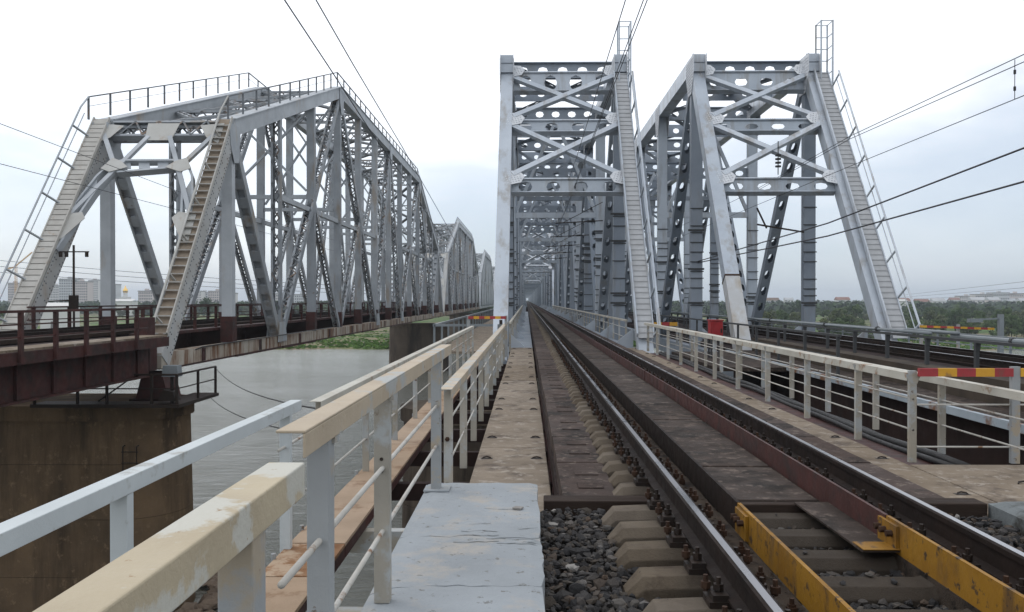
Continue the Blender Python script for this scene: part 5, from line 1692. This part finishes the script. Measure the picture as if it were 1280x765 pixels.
mb = MB()
for k in range(3000):
    d = rt.uniform(520, 1250)
    px = rt.uniform(-.75, .75)
    if -.62 < px < -.28 and d > 760 and rt.random() < .7:
        continue
    x = px * d
    z = land_z(x, d)
    h = rt.uniform(4.5, 9.5)
    w = rt.uniform(4, 8)
    for q in range(16):
        v = V((rt.gauss(0, 1), rt.gauss(0, 1), rt.gauss(0, 1))).normalized()
        p = V((x, d, z + h * .55)) + V((v.x * w * .55, v.y * w * .55, v.z * h * .45))
        u = V((rt.gauss(0, 1), rt.gauss(0, 1), rt.gauss(0, 1))).normalized() * rt.uniform(.9, 1.7)
        w_ = u.cross(v).normalized() * rt.uniform(.9, 1.6)
        mb.quad(p - u - w_, p + u - w_, p + u + w_, p - u + w_)
tag(mb.build('distant_woods', M['leaf'][2]), 'far belt of woods along the horizon', 'woods', kind='stuff')

# ------------------------------------------------------------------ far town
def block(x, y, w, dpt, h, mi, label, storeys, cols):
    z = land_z(x, y) - .5
    t = thing('apartment_block', label, 'building', (x, y, z), 'far buildings')
    MB().box(x - w / 2, x + w / 2, y, y + dpt, z, z + h).build('wall', M['bldg'][mi], t)
    MB().box(x - w / 2 - .4, x + w / 2 + .4, y - .4, y + dpt + .4, z + h, z + h + 1.0).build('roof', 'roof', t)
    MB().box(x - 2, x + 2, y + 3, y + 7, z + h + 1.0, z + h + 3.4).build('stair_head', M['bldg'][mi], t)
    g = MB()
    for r_ in range(storeys):
        for c in range(cols):
            cx = x - w / 2 + w * (c + .5) / cols
            cz = z + h * (r_ + .5) / storeys
            g.box(cx - w / cols * .28, cx + w / cols * .28, y - .15, y - .02, cz - 1.0, cz + .8)
    o = g.build('window', 'glass', t)
    o['kind'] = 'stuff'
rt = random.Random(9)
spots = [(62, 20), (80, 30), (95, 26), (112, 28), (132, 22), (178, 12), (192, 13), (206, 14), (222, 14), (238, 12), (252, 10), (268, 12), (282, 9), (30, 20), (10, 24), (345, 8), (375, 7), (430, 7)]
for i, (px, hp) in enumerate(spots):
    d = rt.uniform(1000, 1250)
    x = (px - 658) * d / 1060
    h = .85 * hp * d / 1060 + 11
    block(x, d, rt.uniform(13, 24), 14, h, i % 3, ('pale', 'grey', 'pinkish')[i % 3] + ' apartment block on the left skyline, ' + ('leftmost' if px == 10 else ORD[sorted(q[0] for q in spots).index(px)] + ' from the left' if sorted(q[0] for q in spots).index(px) < 12 else ('sixth', 'fifth', 'fourth', 'third', 'second', 'first')[sorted(q[0] for q in spots).index(px) - 12] + ' from its right end'), max(3, int(h / 3)), 8)
for i, (px, hp) in enumerate(((1225, 6), (1245, 8), (1265, 7), (1205, 4))):
    d = 1150 + i * 25
    block((px - 658) * d / 1060, d, 24, 14, hp * d / 1060 + 11, i % 3, ('pale', 'grey', 'pinkish')[i % 3] + ' block above the woods at the far right, ' + ('third', 'second', 'first', 'fourth')[i] + ' from the right', 4, 8)
hk = random.Random(21)
M['house_roof'] = [mat('far red roof', (0.24, 0.13, 0.10), None, .1, .9), mat('far grey sheet roof', (0.42, 0.43, 0.44), None, .1, .6), mat('far brown roof', (0.16, 0.11, 0.08), None, .1, .9)]
for i, px in enumerate((965, 985, 1012, 1052, 1085, 1128, 1150, 1170, 1190, 1218, 1238, 1258, 1275)):
    d = hk.uniform(850, 1200)
    x = (px - 658) * d / 1060
    w, h = hk.uniform(8, 15), hk.uniform(8.0, 10.5)
    z = land_z(x, d)
    ri, wi = hk.choice((0, 1, 1, 2, 1)), hk.choice((0, 3, 2, 3))
    t = thing('house', ('pale', 'pale', 'pinkish', 'white')[wi] + ' house with a ' + ('red', 'grey sheet', 'brown')[ri] + ' roof showing over the woods, ' + ('first', 'second', 'third', 'fourth', 'fifth', 'sixth', 'seventh', 'eighth', 'ninth', 'tenth', 'eleventh', 'twelfth', 'last')[i] + ' from the left', 'house', (x, d, z), 'houses over the woods on the right')
    MB().box(x - w / 2, x + w / 2, d, d + 9, z, z + h).build('wall', M['bldg'][wi], t)
    MB().prism([(x - w / 2 - .5, d - .5, z + h), (x - w / 2 - .5, d + 9.5, z + h), (x - w / 2 - .5, d + 4.5, z + h + 3)], (w + 1, 0, 0)).build('roof', M['house_roof'][ri], t)
    q = None
    for c in range(3):
        for rr in (1.8, 4.6):
            cx = x - w / 2 + w * (c + .5) / 3
            MB().box(cx - .8, cx + .8, d - .12, d - .01, z + h - rr - .8, z + h - rr + .8).build('window', 'glass', t)
ch = thing('church', 'far church with a golden dome, seen through the left portal', 'church', (-498, 1040, WZ))
zc_ = land_z(-498, 1040)
MB().box(-503, -493, 1040, 1050, zc_, zc_ + 14).build('nave', M['bldg'][3], ch)
MB().tube([(-498, 1045, zc_ + 14), (-498, 1045, zc_ + 19)], 2.5, 12).build('drum', M['bldg'][3], ch)
MB().tube([(-498, 1045, zc_ + 19), (-498, 1045, zc_ + 21), (-498, 1045, zc_ + 23), (-498, 1045, zc_ + 25), (-498, 1045, zc_ + 28)], [2.4, 3.1, 2.6, 1.1, .2], 12).build('dome', 'gold', ch, smooth=True)
for px, d, w, nm in ((62, 300, 10, 'long white shed with a low roof behind the left railing'), (145, 520, 16, 'small white shed beyond the second column of the left portal'), (1118, 620, 14, 'white shed half hidden in the woods on the right')):
    x = (px - 658) * d / 1060
    z = land_z(x, d)
    t = thing('shed', nm, 'building', (x, d, z), 'white sheds')
    h = 8.2 if d < 500 else 9.5
    MB().box(x - w / 2, x + w / 2, d, d + 8, z, z + h).build('wall', M['bldg'][3], t)
    MB().prism([(x - w / 2 - .4, d - .4, z + h), (x + w / 2 + .4, d - .4, z + h), (x + w / 2 + .4, d + 4, z + h + 1.3), (x - w / 2 - .4, d + 4, z + h + 1.3)], (0, 0, .2)).build('roof', M['bldg'][3], t)
    MB().box(x - 1.2, x + 1.2, d - .06, d - .01, z, z + 3).build('door', 'roof', t)
crn = thing('tower_crane', 'yellowish tower crane on the skyline at the left edge', 'crane', (-620, 1020, WZ))
zc_ = land_z(-620, 1020)
ms = MB()
for o in ((-1, -1), (1, -1), (1, 1), (-1, 1)):
    ms.bar((-620 + o[0], 1020 + o[1], zc_), (-620 + o[0], 1020 + o[1], zc_ + 52), .3, .3)
for k in range(20):
    s_ = 1 if k % 2 else -1
    ms.bar((-620 - s_, 1019, zc_ + 2.5 * k), (-620 + s_, 1019, zc_ + 2.5 * (k + 1)), .25, .25)
ms.build('mast', 'yellow_bar', crn)
MB().bar((-622, 1020, zc_ + 50), (-600, 1020, zc_ + 68), 1.4, 1.2, wd=(0, 1, 0)).build('jib', 'yellow_bar', crn)
MB().bar((-622, 1020, zc_ + 50), (-630, 1020, zc_ + 48), 1.6, 1.6, wd=(0, 1, 0)).build('counter_jib', 'yellow_bar', crn)

# ------------------------------------------------------------------ haze
hz = MB().box(-3600, 3600, -420, 6000, WZ - 3, 70).build('haze', 'glass')
hz['kind'] = 'stuff'
hm = bpy.data.materials.new('thin river haze')
hm.use_nodes = True
ht = hm.node_tree
for n in list(ht.nodes):
    ht.nodes.remove(n)
ho = ht.nodes.new('ShaderNodeOutputMaterial')
hv = ht.nodes.new('ShaderNodeVolumePrincipled')
hv.inputs['Color'].default_value = (0.80, 0.88, 0.97, 1)
hv.inputs['Density'].default_value = 0.00027
ht.links.new(hv.outputs[0], ho.inputs['Volume'])
hz.data.materials.clear()
hz.data.materials.append(hm)
